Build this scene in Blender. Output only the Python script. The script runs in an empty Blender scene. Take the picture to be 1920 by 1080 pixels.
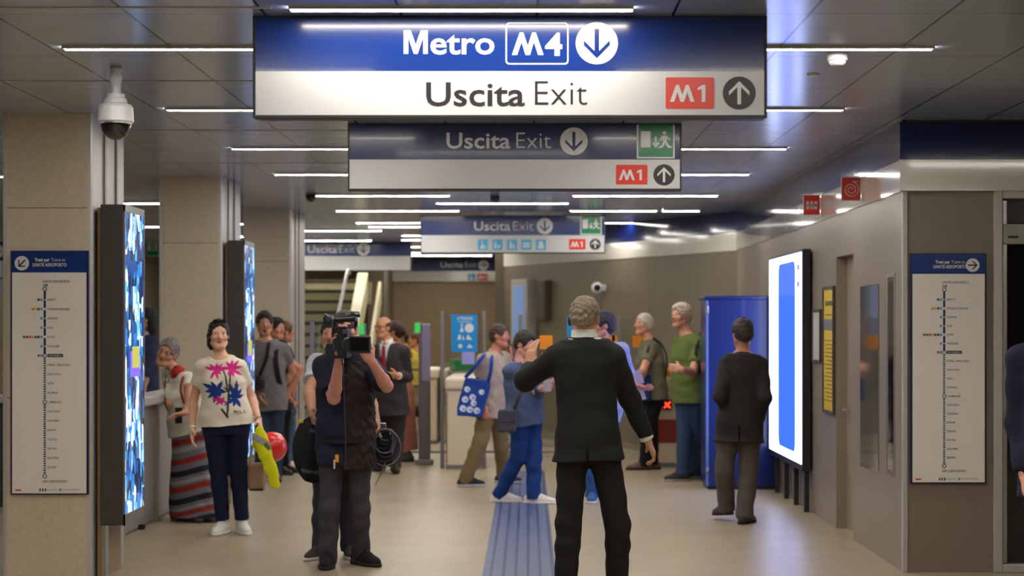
import bpy, bmesh, math, random
import numpy as np
from mathutils import Vector, Matrix
from mathutils.geometry import tessellate_polygon

random.seed(7)
SC = bpy.context.scene
COL = SC.collection

# ------------------------------------------------------------------ camera, world, exposure
F = 3200.0                     # focal length in pixels of the 1920 wide frame
CZ = 1.64                      # eye height
HX, HY = 990.0, 610.0          # vanishing point of the hall
cam_d = bpy.data.cameras.new('camera')
cam = bpy.data.objects.new('camera', cam_d); COL.objects.link(cam)
cam.location = (0, 0, CZ); cam.rotation_euler = (math.pi/2, 0, 0)
cam_d.sensor_width = 36; cam_d.lens = 36*F/1920
cam_d.shift_x = -(HX-960)/1920; cam_d.shift_y = (HY-540)/1920
cam_d.clip_end = 200
cam_d.dof.use_dof = True; cam_d.dof.focus_distance = 9.2; cam_d.dof.aperture_fstop = 2.7
SC.camera = cam
world = bpy.data.worlds.new('world'); SC.world = world; world.use_nodes = True
world.node_tree.nodes['Background'].inputs[0].default_value = (0.92, 0.96, 1, 1)
world.node_tree.nodes['Background'].inputs[1].default_value = 0.36
vs = SC.view_settings
SC.display_settings.display_device = 'sRGB'
vs.view_transform = 'Standard'; vs.look = 'None'; vs.gamma = 1.0; vs.use_curve_mapping = False
vs.exposure = 0.0
cy = SC.cycles
cy.use_denoising = True
cy.max_bounces = 7; cy.diffuse_bounces = 4; cy.glossy_bounces = 4; cy.transmission_bounces = 6; cy.transparent_max_bounces = 10
cy.caustics_reflective = False; cy.caustics_refractive = False
cy.sample_clamp_indirect = 4.0
LAMP = 66.0                    # strength of the ceiling strips

# ------------------------------------------------------------------ helpers
def W(px, py, Y):
    "point at distance Y seen at pixel px, py"
    return Vector(((px-HX)*Y/F, Y, CZ-(py-HY)*Y/F))
def floorY(py): return CZ*F/(py-HY)
def lin(c):
    c = c/255.0
    return c/12.92 if c <= 0.04045 else ((c+0.055)/1.055)**2.4
def rgb(c, a=1): return (lin(c[0]), lin(c[1]), lin(c[2]), a)

def mat(name, c, rough=0.5, metal=0.0, spec=0.5, var=0.0, vscale=8.0, bump=0.0, bscale=60.0, coat=0.0, emit=None, es=0.0, alpha=1, trans=0, stretch=None, aniso=None):
    m = bpy.data.materials.new(name); m.use_nodes = True
    nt = m.node_tree; b = nt.nodes['Principled BSDF']
    b.inputs['Base Color'].default_value = rgb(c)
    b.inputs['Roughness'].default_value = rough; b.inputs['Metallic'].default_value = metal
    b.inputs['Specular IOR Level'].default_value = spec
    b.inputs['Coat Weight'].default_value = coat; b.inputs['Coat Roughness'].default_value = 0.06
    b.inputs['Alpha'].default_value = alpha; b.inputs['Transmission Weight'].default_value = trans
    if emit: b.inputs['Emission Color'].default_value = rgb(emit); b.inputs['Emission Strength'].default_value = es
    if var or bump:
        tc = nt.nodes.new('ShaderNodeTexCoord'); mp = nt.nodes.new('ShaderNodeMapping')
        nt.links.new(tc.outputs['Object'], mp.inputs[0])
        if stretch: mp.inputs['Scale'].default_value = stretch
    if var:
        n = nt.nodes.new('ShaderNodeTexNoise'); n.inputs['Scale'].default_value = vscale; n.inputs['Detail'].default_value = 4
        nt.links.new(mp.outputs[0], n.inputs['Vector'])
        mx = nt.nodes.new('ShaderNodeMix'); mx.data_type = 'RGBA'
        mx.inputs[6].default_value = rgb([max(0, v*(1-var)) for v in c]); mx.inputs[7].default_value = rgb([min(255, v*(1+var)) for v in c])
        nt.links.new(n.outputs[0], mx.inputs[0]); nt.links.new(mx.outputs[2], b.inputs['Base Color'])
    if bump:
        n2 = nt.nodes.new('ShaderNodeTexNoise'); n2.inputs['Scale'].default_value = bscale; n2.inputs['Detail'].default_value = 3
        nt.links.new(mp.outputs[0], n2.inputs['Vector'])
        bp = nt.nodes.new('ShaderNodeBump'); bp.inputs['Strength'].default_value = bump; bp.inputs['Distance'].default_value = 0.01
        nt.links.new(n2.outputs[0], bp.inputs['Height']); nt.links.new(bp.outputs[0], b.inputs['Normal'])
    return m

def link(name, me, m=None, parent=None):
    o = bpy.data.objects.new(name, me); COL.objects.link(o)
    if m is not None and me is not None:
        for q in (m if isinstance(m, (list, tuple)) else [m]): me.materials.append(q)
    if parent is not None: o.parent = parent; o.matrix_parent_inverse = parent.matrix_world.inverted() if False else Matrix.Translation(-Vector(parent.location))
    return o
def obj(name, bm, m=None, parent=None, smooth=False):
    me = bpy.data.meshes.new(name); bmesh.ops.recalc_face_normals(bm, faces=bm.faces[:]) ; bm.to_mesh(me); bm.free()
    if smooth:
        for p in me.polygons: p.use_smooth = True
    return link(name, me, m, parent)
def tag(o, label, cat, group=None, kind=None):
    o['label'] = label; o['category'] = cat
    if group: o['group'] = group
    if kind: o['kind'] = kind
    return o
def thing(name, label, cat, loc, group=None):
    o = bpy.data.objects.new(name, None); COL.objects.link(o); o.location = loc; o.empty_display_size = 0.1
    return tag(o, label, cat, group)
def struct(name, bm, m, label=None, parent=None):
    o = obj(name, bm, m, parent)
    if parent is None:
        o['kind'] = 'structure'
        if label: o['label'] = label; o['category'] = name.split('_')[0]
    return o

def box(bm, x0, x1, y0, y1, z0, z1, bev=0.0, mi=0, seg=2):
    r = bmesh.ops.create_cube(bm, size=1.0)
    vs_ = r['verts']
    for v in vs_:
        v.co = Vector((x0+(v.co.x+.5)*(x1-x0), y0+(v.co.y+.5)*(y1-y0), z0+(v.co.z+.5)*(z1-z0)))
    fs = list({f for v in vs_ for f in v.link_faces})
    for f in fs: f.material_index = mi
    if bev:
        es = list({e for v in vs_ for e in v.link_edges})
        bmesh.ops.bevel(bm, geom=es, offset=bev, segments=seg, affect='EDGES', profile=.5)
    return bm
def B(*a, **k): return box(bmesh.new(), *a, **k)
def lathe(bm, prof, c, axis='z', seg=32):
    "prof: (r, h) pairs revolved about an axis through c"
    rings = []
    for r, h in prof:
        ring = []
        for i in range(seg):
            a = 2*math.pi*i/seg; u, v = r*math.cos(a), r*math.sin(a)
            p = {'z': (u, v, h), 'y': (u, h, v), 'x': (h, u, v)}[axis]
            ring.append(bm.verts.new(Vector(c)+Vector(p)))
        rings.append(ring)
    for a, b in zip(rings, rings[1:]):
        for i in range(seg): bm.faces.new((a[i], a[(i+1) % seg], b[(i+1) % seg], b[i]))
    bm.faces.new(rings[0]); bm.faces.new(rings[-1])
    return bm
def tube(bm, pts, r, seg=8, caps=True):
    pts = [Vector(p) for p in pts]; rings = []
    rr = r if isinstance(r, (list, tuple)) else [r]*len(pts)
    n = None
    for i, p in enumerate(pts):
        d = (pts[min(i+1, len(pts)-1)]-pts[max(i-1, 0)]).normalized()
        if n is None: n = d.orthogonal().normalized()
        else: n = (n-d*n.dot(d)).normalized()
        b = d.cross(n)
        rings.append([bm.verts.new(p+rr[i]*(n*math.cos(2*math.pi*k/seg)+b*math.sin(2*math.pi*k/seg))) for k in range(seg)])
    for a, b in zip(rings, rings[1:]):
        for k in range(seg): bm.faces.new((a[k], a[(k+1) % seg], b[(k+1) % seg], b[k]))
    if caps: bm.faces.new(rings[0]); bm.faces.new(rings[-1])
    return bm
def curve_pts(ctrl, n=8):
    "Catmull-Rom through control points"
    c = [Vector(p) for p in ctrl]; c = [c[0]]+c+[c[-1]]; out = []
    for i in range(1, len(c)-2):
        for k in range(n):
            t = k/n; a, b, d, e = c[i-1], c[i], c[i+1], c[i+2]
            out.append(0.5*((2*b)+(d-a)*t+(2*a-5*b+4*d-e)*t*t+(3*b-a-3*d+e)*t**3))
    out.append(c[-2]); return out

# flat shapes on a plane facing the camera; coordinates in metres on that plane (x, z)
def plate(bm, pts, Y, th=0.0015):
    "a thin raised plate with the outline pts at distance Y, its face towards -Y"
    f0 = [bm.verts.new((x, Y-th, z)) for x, z in pts]; f1 = [bm.verts.new((x, Y, z)) for x, z in pts]
    n = len(pts)
    for tri in tessellate_polygon([[Vector((x, z, 0)) for x, z in pts]]):
        try: bm.faces.new([f0[i] for i in tri])
        except ValueError: pass
    for i in range(n): bm.faces.new((f0[i], f0[(i+1) % n], f1[(i+1) % n], f1[i]))
    return bm
def pxs(pts, Y): return [((x-HX)*Y/F, CZ-(y-HY)*Y/F) for x, y in pts]
def circ(cx, cy, r, n=40): return [(cx+r*math.cos(2*math.pi*i/n), cy+r*math.sin(2*math.pi*i/n)) for i in range(n)]
def rrect(x0, y0, x1, y1, r, n=5):
    out = []
    for cx, cy, a0 in ((x1-r, y1-r, 0), (x0+r, y1-r, 90), (x0+r, y0+r, 180), (x1-r, y0+r, 270)):
        for i in range(n+1):
            a = math.radians(a0+90*i/n); out.append((cx+r*math.cos(a), cy+r*math.sin(a)))
    return out
def ringplate(bm, outer, inner, Y, th=0.0015):
    n = len(outer)
    a = [bm.verts.new((x, Y-th, z)) for x, z in outer]; b = [bm.verts.new((x, Y-th, z)) for x, z in inner]
    for i in range(n): bm.faces.new((a[i], a[(i+1) % n], b[(i+1) % n], b[i]))
    return bm
def arrow(cx, cy, r, d):
    "arrow outlines (list of polygons) inside a circle of radius r; d is the direction angle in degrees, 0 = right, 90 = down"
    w = r*.11
    st = [(-.68*r, -w), (.435*r, -w), (.435*r, w), (-.68*r, w)]
    ch = [(.72*r, 0), (.10*r, .62*r), (-.14*r, .62*r), (.44*r, .035*r), (.44*r, -.035*r), (-.14*r, -.62*r), (.10*r, -.62*r)]
    a = math.radians(d); c, s = math.cos(a), math.sin(a)
    return [[(cx+x*c-y*s, cy+x*s+y*c) for x, y in p] for p in (st, ch)]
MGLYPH = [(75, 380), (128, 225), (152, 225), (183, 318), (214, 225), (238, 225), (291, 380), (255, 380), (225, 290), (198, 380), (168, 380), (140, 290), (111, 380)]
def mglyph(x0, x1, y0, y1): return [(x0+(x-75)/216*(x1-x0), y0+(y-225)/155*(y1-y0)) for x, y in MGLYPH]

def text_mesh(s, bold=0.0):
    cu = bpy.data.curves.new('t', 'FONT'); cu.body = s; cu.offset = bold; cu.resolution_u = 3; cu.fill_mode = 'FRONT' if hasattr(cu, 'fill_mode') else cu.fill_mode
    cu.dimensions = '2D'
    o = bpy.data.objects.new('t', cu); COL.objects.link(o)
    dg = bpy.context.evaluated_depsgraph_get(); dg.update()
    me = bpy.data.meshes.new_from_object(o.evaluated_get(dg))
    COL.objects.unlink(o); bpy.data.objects.remove(o); bpy.data.curves.remove(cu)
    co = np.empty(len(me.vertices)*3); me.vertices.foreach_get('co', co); co = co.reshape(-1, 3)
    faces = [tuple(p.vertices) for p in me.polygons]
    bpy.data.meshes.remove(me)
    return co, faces
_tc = {}
def text(bm, s, x0, x1, base, cap, Y, bold=0.0, off=0.0015):
    "lettering between pixel columns x0..x1 on pixel baseline, capital height cap px, on a plane at Y facing the camera"
    k = (s, bold)
    if k not in _tc: _tc[k] = text_mesh(s, bold)
    co, fs = _tc[k]
    lo, hi = co[:, 0].min(), co[:, 0].max()
    capu = 0.70 + bold
    sx = (x1-x0)/(hi-lo); sy = cap/capu
    vsn = []
    for x, y, _ in co:
        p = W(x0+(x-lo)*sx, base-y*sy, Y); vsn.append(bm.verts.new((p.x, Y-off, p.z)))
    for f in fs:
        try: bm.faces.new([vsn[i] for i in f])
        except ValueError: pass
    return bm

# ------------------------------------------------------------------ surface materials
def joints(m, axes, pitch, off, width, col, bump=0.3, base=None, var=0.04):
    "thin joint lines in object coordinates on two axes, with a slight panel to panel tone change"
    nt = m.node_tree; b = nt.nodes['Principled BSDF']; L = nt.links
    tc = nt.nodes.new('ShaderNodeTexCoord'); sp = nt.nodes.new('ShaderNodeSeparateXYZ'); L.new(tc.outputs['Object'], sp.inputs[0])
    def mth(op, a, c=None, d=None):
        n = nt.nodes.new('ShaderNodeMath'); n.operation = op
        for i, v in enumerate((a, c, d)):
            if v is None: continue
            if isinstance(v, (int, float)): n.inputs[i].default_value = v
            else: L.new(v, n.inputs[i])
        return n.outputs[0]
    lines = None; cells = []
    for ax, pt, of, w in zip(axes, pitch, off, width):
        u = mth('DIVIDE', mth('SUBTRACT', sp.outputs[ax], of), pt)
        cells.append(mth('FLOOR', u))
        fr = mth('FRACT', u); e = mth('MINIMUM', fr, mth('SUBTRACT', 1.0, fr))
        ln = mth('LESS_THAN', e, w/pt)
        lines = ln if lines is None else mth('MAXIMUM', lines, ln)
    cv = nt.nodes.new('ShaderNodeCombineXYZ')
    for i, c in enumerate(cells): L.new(c, cv.inputs[i])
    wn = nt.nodes.new('ShaderNodeTexWhiteNoise'); wn.noise_dimensions = '3D'; L.new(cv.outputs[0], wn.inputs[0])
    src = b.inputs['Base Color'].links[0].from_socket if b.inputs['Base Color'].links else None
    hs = nt.nodes.new('ShaderNodeHueSaturation')
    L.new(mth('ADD', 1-var, mth('MULTIPLY', wn.outputs[0], 2*var)), hs.inputs['Value'])
    if src: L.new(src, hs.inputs['Color'])
    else: hs.inputs['Color'].default_value = b.inputs['Base Color'].default_value
    mx = nt.nodes.new('ShaderNodeMix'); mx.data_type = 'RGBA'; L.new(lines, mx.inputs[0]); L.new(hs.outputs[0], mx.inputs[6]); mx.inputs[7].default_value = rgb(col)
    L.new(mx.outputs[2], b.inputs['Base Color'])
    if bump:
        bp = nt.nodes.new('ShaderNodeBump'); bp.invert = True; bp.inputs['Strength'].default_value = bump; bp.inputs['Distance'].default_value = 0.004
        L.new(lines, bp.inputs['Height'])
        if b.inputs['Normal'].links: L.new(b.inputs['Normal'].links[0].from_socket, bp.inputs['Normal'])
        L.new(bp.outputs[0], b.inputs['Normal'])
    return m

M = {}
M['floor'] = joints(mat('stone floor', (168, 152, 126), 0.34, var=.09, vscale=3.0, bump=.05, bscale=30), (0, 1), (0.6, 1.2), (.31, .2), (.003, .003), (178, 163, 138), 0.15, var=.04)
M['ceil'] = joints(mat('metal ceiling panel', (178, 190, 218), 0.2, spec=.9, metal=.35, var=.04, vscale=2, bump=.10, bscale=1.5, stretch=(.5, 9, 1)), (0, 1), (0.595, 1.18), (.04, .37), (.006, .003), (40, 40, 42), 0.4, var=.05)
M['stone'] = mat('column stone cladding', (204, 192, 170), 0.42, var=.07, vscale=26, bump=.03)
M['stonej'] = joints(mat('column stone cladding jointed', (204, 191, 169), 0.42, var=.07, vscale=26), (2, 2), (1.22, 1.22), (-.045, -.045), (.003, .003), (120, 108, 92), .2, var=.03)
M['wall'] = joints(mat('grey brown enamel wall panel', (142, 131, 119), 0.30, spec=.5, var=.03, vscale=6), (1, 2), (1.205, 6.0), (.35, -1.0), (.003, .003), (84, 76, 68), .2, var=.02)
M['wallx'] = joints(mat('grey brown enamel front panel', (128, 117, 104), 0.33, var=.03, vscale=6), (0, 2), (1.4, 6.0), (2.49, -1.0), (.003, .003), (84, 76, 68), .2, var=.02)
M['walld'] = mat('dim rear wall panel', (112, 102, 86), 0.45, var=.03)
M['brown'] = mat('brown rear wall', (150, 128, 98), 0.55, var=.05)
M['blue'] = mat('navy enamel', (10, 28, 84), 0.10, coat=.6)
M['bluesign'] = mat('sign blue vinyl', (13, 43, 112), 0.2, coat=.12)
M['bluedark'] = mat('sign navy vinyl', (26, 40, 96), 0.2, coat=.15)
M['white'] = mat('white enamel', (220, 216, 206), 0.10, coat=1.0)
M['whitesign'] = mat('sign white vinyl', (204, 204, 206), 0.2)
M['ink'] = mat('black print', (38, 36, 38), 0.35)
M['whiteink'] = mat('white print', (222, 222, 224), 0.3)
M['navyink'] = mat('navy print', (30, 36, 84), 0.4)
M['black'] = mat('black powder coat', (32, 31, 32), 0.45)
M['char'] = mat('charcoal powder coat', (66, 60, 57), 0.5, var=.04, vscale=40)
M['red'] = mat('red print', (222, 52, 38), 0.25)
M['green'] = mat('green print', (0, 128, 80), 0.25)
M['cyan'] = mat('light blue print', (70, 176, 222), 0.3)
M['orange'] = mat('orange print', (244, 150, 30), 0.4)
M['steel'] = mat('brushed steel', (186, 184, 184), 0.32, metal=.9)
M['steelw'] = mat('satin steel cladding', (186, 182, 178), 0.4, metal=.25)
M['mirror'] = mat('polished steel plate', (190, 190, 200), 0.06, metal=1)
M['grey'] = mat('grey metal', (128, 126, 122), 0.4, metal=.3)
M['lamp'] = mat('lamp diffuser', (255, 250, 235), .5, emit=(255, 249, 237), es=LAMP)
M['camwhite'] = mat('camera housing white plastic', (206, 206, 212), 0.35)
M['dome'] = mat('smoked dome', (22, 20, 22), 0.05, coat=1)
M['yellow'] = mat('yellow notice', (226, 190, 30), .45, var=.06, vscale=20)
M['map'] = mat('map board white', (232, 226, 220), 0.3)
M['glass'] = mat('clear safety glass', (225, 235, 232), 0.02, trans=1.0, alpha=.35)
M['glassd'] = mat('dark lift glass', (24, 22, 22), 0.08, coat=.5)
M['gatew'] = mat('gate white enamel', (222, 206, 178), .35)
M['kiosk'] = mat('blue hoarding panel', (6, 32, 98), .32, coat=.2)
M['purple'] = mat('lilac coated metal', (142, 134, 168), .4)

# ------------------------------------------------------------------ setting
CEIL = 3.0; RX = 2.49; RB = 11.33
struct('floor', B(-9, 8, -6, 37, -.1, 0), M['floor'])
struct('ceiling', B(-9, 8, -6, 37, CEIL, CEIL+.1), M['ceil'])
struct('wall_back', B(-9, 8, 34.7, 34.9, 0, CEIL), M['brown'])
struct('wall_left', B(-7.2, -7.0, -6, 34.7, 0, CEIL), M['walld'])
struct('wall_rear', B(-9, 8, -6.2, -6, 0, CEIL), M['walld'])
struct('wall_outer', B(7.8, 8, -6, 11.33, 0, CEIL), M['walld'])
# the right wall with its door recess
DY0, DY1, DZ = 13.06, 13.79, 2.19
bm = bmesh.new()
box(bm, RX, RX+.3, RB+.02, DY0, 0, CEIL); box(bm, RX, RX+.3, DY1, 20.3, 0, CEIL); box(bm, RX, RX+.3, DY0, DY1, DZ, CEIL)
struct('wall_right', bm, M['wall'])
bm = B(RX+.085, RX+.13, DY0, DY1, 0, DZ)
d = struct('door_1', bm, mat('service door', (150, 140, 126), .35))
bm = bmesh.new(); tube(bm, curve_pts([(RX+.085, 13.66, .965), (RX+.03, 13.66, .965), (RX+.03, 13.64, .965), (RX+.03, 13.52, .965)], 4), .009); lathe(bm, [(.024, 0), (.024, .006)], (RX+.08, 13.66, .965), 'x', 16)
obj('door_handle', bm, M['steel'], d)
bm = bmesh.new(); box(bm, RX+.30, RX+.31, DY0-.1, DY1+.1, 0, DZ+.1)
struct('trim_1', bm, M['wallx'])
# the block that faces the viewer, with a lift doorway in its steel frame
PX = lambda x, Y=RB: (x-HX)*Y/F
bm = bmesh.new()
fx0, fx1 = PX(1862), 4.75
box(bm, RX+.004, fx0, RB, RB+.25, 0, 2.54); box(bm, RX+.004, 8, RB, RB+.25, 2.54, CEIL); box(bm, fx1, 8, RB, RB+.25, 0, 2.54)
struct('wall_front', bm, M['wallx'])
bm = bmesh.new()
box(bm, fx0, fx0+.06, RB-.02, RB+.1, 0, 2.54, .006); box(bm, fx1-.06, fx1, RB-.02, RB+.1, 0, 2.54, .006); box(bm, fx0+.06, fx1-.06, RB-.02, RB+.1, 2.48, 2.54, .006)
box(bm, fx0+.06, fx1-.06, RB-.02, RB+.1, 0, .055, .006)
struct('door_2', bm, M['steelw'])
g = struct('window_1', B(fx0+.06, fx1-.06, RB+.05, RB+.07, .055, 2.48), M['glassd'])
bm = bmesh.new(); box(bm, fx0+.065, fx0+.095, RB+.0, RB+.05, .06, 2.47, .004)
struct('trim_2', bm, M['steel'])
bm = bmesh.new(); box(bm, RX-.006, RX+.03, RB-.012, RB+.03, 0, 2.53, .006)
struct('trim_3', bm, M['steelw'])
# blue over white enamel band: along the right wall, across the front block, along the oblique wall and the rear wall
bm = bmesh.new()
box(bm, RX-.012, RX+.01, RB-.03, 20.3, 2.53, 2.74); box(bm, RX-.03, 7.9, RB-.04, RB, 2.53, 2.737)
struct('trim_4', bm, M['white'])
bm = bmesh.new()
box(bm, RX-.012, RX+.01, RB-.03, 20.3, 2.74, CEIL); box(bm, RX-.03, 7.9, RB-.04, RB, 2.737, 2.985)
struct('trim_5', bm, M['blue'])
A0, A1 = Vector((2.51, 20.3)), Vector((-.36, 25.9))
def oblique(z0, z1, off, th=.2, name=None):
    bm = bmesh.new(); d = (A1-A0).normalized(); n = Vector((d.y, -d.x))*-1
    if n.y > 0: n = -n
    v = [bm.verts.new((p.x, p.y, z)) for z in (z0, z1) for p in (A0+n*off, A1+n*off, A1+n*(off-th), A0+n*(off-th))]
    for f in ((0, 1, 2, 3), (4, 5, 6, 7), (0, 1, 5, 4), (1, 2, 6, 5), (2, 3, 7, 6), (3, 0, 4, 7)): bm.faces.new([v[i] for i in f])
    return bm
struct('wall_oblique', oblique(0, CEIL, 0), M['walld'])
struct('trim_6', oblique(2.53, 2.74, .012, .012), M['white'])
struct('trim_7', oblique(2.74, CEIL, .012, .012), M['blue'])
bm = B(-.5, -.36, 25.9, 34.7, 0, CEIL); struct('wall_side', bm, M['walld'])
bm = B(W(735, 0, 34.6).x, -.5, 34.6, 34.7, 2.53, 2.76); struct('trim_8', bm, M['white'])
# pilaster and low wall near the stairs
struct('wall_pier', B(-3.05, -2.75, 32.6, 34.7, 0, CEIL), M['walld'])

# columns, clad in stone with steel corners
CF = -2.80
for i, y in enumerate((10.97, 15.62, 20.2)):
    yd = (11.82, 16.62, 21.4)[i]
    bm = B(-3.36, CF-.035, y, yd-.03, 0, CEIL)
    c = struct('column', bm, M['stonej'], 'stone clad column carrying the narrow line map' if i == 0 else ('stone clad column behind the two women' if i == 1 else 'stone clad column furthest along the left side'))
    bm = bmesh.new()
    pts = [(CF-.035, y), (CF-.012, y+.004), (CF-.003, y+.014), (CF, y+.035), (CF, yd), (CF-.05, yd), (CF-.05, y+.06)]
    f = [bm.verts.new((x, yy, 0.0)) for x, yy in pts]; t = [bm.verts.new((x, yy, CEIL)) for x, yy in pts]
    for k in range(len(pts)): bm.faces.new((f[k], f[(k+1) % len(pts)], t[(k+1) % len(pts)], t[k]))
    obj('steel_cladding', bm, M['steelw'], c)
    bm = B(-3.375, -3.35, y-.004, yd, 0, CEIL, .004); obj('corner_trim', bm, M['steelw'], c)
    bm = bmesh.new(); box(bm, CF-.003, CF+.012, y+.28, y+.32, 0, CEIL); box(bm, CF-.003, CF+.012, y+.6, y+.64, 0, CEIL)
    obj('cover_strip', bm, M['grey'], c)

# ------------------------------------------------------------------ tactile strip
ts = thing('tactile_strip', 'blue ribbed tactile guidance strip running along the floor', 'tactile paving', (0, 12, 0))
m = mat('blue tactile tile', (80, 92, 132), .4, var=.06, vscale=5)
obj('base_tile', B(-.30, .185, 4, 19.2, .0005, .002), m, ts)
mr = mat('blue tactile rib', (44, 50, 98), .4)
for k in range(6):
    x = -.255+k*.082
    obj('rib', B(x, x+.020, 4, 19.2, .002, .005, .001, seg=1), mr, ts)
t2 = thing('tactile_crossing', 'blue tactile strip crossing the floor beyond the gates', 'tactile paving', (-1, 22.2, 0))
obj('base_tile', B(-2.6, 1.2, 21.9, 22.2, .0005, .004), m, t2)
for k in range(3): obj('rib', B(-2.6, 1.2, 21.94+k*.09, 21.97+k*.09, .004, .009), mr, t2)

# ------------------------------------------------------------------ ceiling light strips
LW = 1.5
light0 = None
def ceiling_light(x0, x1, Y, label, group='ceiling light strips'):
    global light0
    if light0 is None:
        t = thing('ceiling_light', label, 'ceiling light', (0, 0, CEIL), group)
        bm = bmesh.new(); box(bm, -.5, .5, -.036, -.028, CEIL-.0135, CEIL); box(bm, -.5, .5, .028, .036, CEIL-.0135, CEIL)
        obj('housing', bm, M['steelw'], t)
        bm = bmesh.new(); box(bm, -.498, .498, -.028, .028, CEIL-.014, CEIL-.001, .004, seg=1)
        obj('diffuser', bm, M['lamp'], t)
        light0 = t; o = t
    else:
        o = light0.copy(); COL.objects.link(o)
        for ch in light0.children:
            c = ch.copy(); COL.objects.link(c); c.parent = o; c.matrix_parent_inverse = ch.matrix_parent_inverse.copy()
        o['label'] = label; o['group'] = group
    o.location = ((x0+x1)/2, Y, CEIL); o.scale = (x1-x0, 1, 1)
    return o
ORD = ['nearest', 'second', 'third', 'fourth', 'fifth', 'sixth', 'seventh', 'eighth', 'ninth', 'tenth']
side = [8.34, 10.70, 13.06, 15.28, 17.80, 20.15, 22.5]
for k, Y in enumerate(side):
    ceiling_light(-2.27, -.82, Y, f'{ORD[k]} long white light strip in the left hand ceiling row, counting away from the viewer')
    if k != 5: ceiling_light(.47, 1.98, Y, f'{ORD[k]} long white light strip in the right hand ceiling row, counting away from the viewer')
ceiling_light(.5, 1.52, 20.15, 'sixth light strip in the right hand ceiling row, longer of a close pair')
ceiling_light(1.59, 2.02, 20.15, 'very short light strip at the end of the right hand row by the dark band')
for k, Y in enumerate([7.30, 9.66, 12.02, 14.38, 16.74, 18.9]):
    ceiling_light(-1.02, .45, Y, ('light strip just above and in front of the large front hanging sign' if k == 0 else f'{ORD[k]} light strip in the middle ceiling row, counting away from the front hanging sign'))
ceiling_light(-1.0, -.36, 21.28, 'short left light strip just in front of the third hanging sign')
ceiling_light(-.28, .42, 21.28, 'short right light strip just above the third hanging sign')
ceiling_light(-3.2, -2.1, 24.4, 'light strip beside the far column above the small left hanging sign')
ceiling_light(-2.19, -.9, 23.4, 'light strip ending left of the third hanging sign, nearest of the far cluster')
ceiling_light(-1.9, -.6, 25.7, 'light strip left of the third hanging sign, middle of the far cluster')
ceiling_light(-2.0, -.8, 27.0, 'light strip left of the third hanging sign, furthest of the far cluster')
for k, Y in enumerate([9.0, 12.2, 15.5, 18.9, 23.4, 27.5]):
    ceiling_light(-5.6, -3.95, Y, f'{ORD[k]} light strip in the aisle left of the columns, counting away')
for Y in (-3.4, -1.0, 1.3, 3.6, 5.98):
    for a, b in ((-2.27, -.82), (.47, 1.98)):
        ceiling_light(a, b, Y, 'added white ceiling light strip overhead, out of view', 'light strips out of view')
for Y in (-4.5, -2.2, .2, 2.5, 4.85): ceiling_light(-1.02, .45, Y, 'added white ceiling light strip overhead, out of view', 'light strips out of view')  # middle row carried on unseen, added to brighten surfaces facing the camera
ceiling_light(-4.0, -2.5, 27.2, 'light strip right above the small left hanging sign')
for a, b, Y in ((-4.5, -3.45, 22.7), (-4.6, -3.6, 26), (-2.6, -.7, 33), (-2.6, -.7, 29.4), (-2.6, -.7, 31.8), (-6, -4.4, 31), (-1.5, 1, 27.9), (3.2, 4.7, 8.3), (3.2, 4.7, 5.0), (3.2, 4.7, 1.0), (5.4, 6.9, 5.0)):
    ceiling_light(a, b, Y, 'added white ceiling light strip beyond the hall, out of view', 'light strips out of view')  # unseen strips, the rear ones added to brighten stairs and back wall

for k, Y in enumerate((7.30, 9.50, 11.9, 14.3)):
    bm = bmesh.new(); box(bm, -4.5, -1.1, Y-.012, Y+.012, CEIL-.004, CEIL); struct('trim_%d' % (10+k), bm, M['steelw'])
t = thing('door_operator', 'pale boxy unit at the top of the lift doorway behind the dark glass', 'door operator', (PX(1900, RB), RB+.03, 2.2))
a, b = W(1880, 420, RB), W(1922, 458, RB)
obj('housing', B(a.x, b.x, RB-.02, RB+.05, b.z, a.z, .01), mat('pale green grey', (150, 156, 140), .4), t)
obj('slot', B(a.x+.03, b.x-.05, RB-.024, RB-.019, b.z+.04, b.z+.055), M['black'], t)
a, b = W(1876, 372, RB), W(2070, 418, RB)
t = thing('transom_panel', 'dark grey panel above the lift doorway under the white band', 'panel', ((a.x+b.x)/2, RB+.04, a.z))
obj('panel', B(a.x, b.x, RB+.03, RB+.049, b.z, a.z), M['char'], t)

# ------------------------------------------------------------------ hanging signs
def hang_sign(Y, x0, y0, x1, y1, ys, label, blue='bluesign', tilt=0, xr=None):
    "sign box between pixel corners; ys is the row where blue meets white"
    a, b = W(x0, y0, Y), W(x1, y1, Y)
    t = thing('hanging_sign', label, 'hanging sign', ((a.x+b.x)/2, Y, (a.z+b.z)/2), 'overhead direction signs')
    zt = min(a.z, CEIL-.002)
    th = .11; fr = .012
    bm = bmesh.new()
    box(bm, a.x, b.x, Y+.006, Y+th, b.z, zt, .004)
    for q in ((a.x, a.x+fr, b.z, zt), (b.x-fr, b.x, b.z, zt), (a.x+fr, b.x-fr, b.z, b.z+fr), (a.x+fr, b.x-fr, zt-fr*.6, zt)):
        box(bm, q[0], q[1], Y-.004, Y+.02, q[2], q[3])
    obj('casing', bm, M['black'], t)
    zs = CZ-(ys-HY)*Y/F
    obj('blue_panel', B(a.x+fr, b.x-fr, Y, Y+.02, zs, zt-fr*.6), M[blue], t)
    obj('white_panel', B(a.x+fr, b.x-fr, Y, Y+.02, b.z+fr, zs), M['whitesign'], t)
    return t
def put(parent, name, m, polys, Y, th=.0015, off=0):
    bm = bmesh.new()
    for p in polys: plate(bm, pxs(p, Y-off), Y-off, th)
    return obj(name, bm, M[m] if isinstance(m, str) else m, parent)
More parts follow.
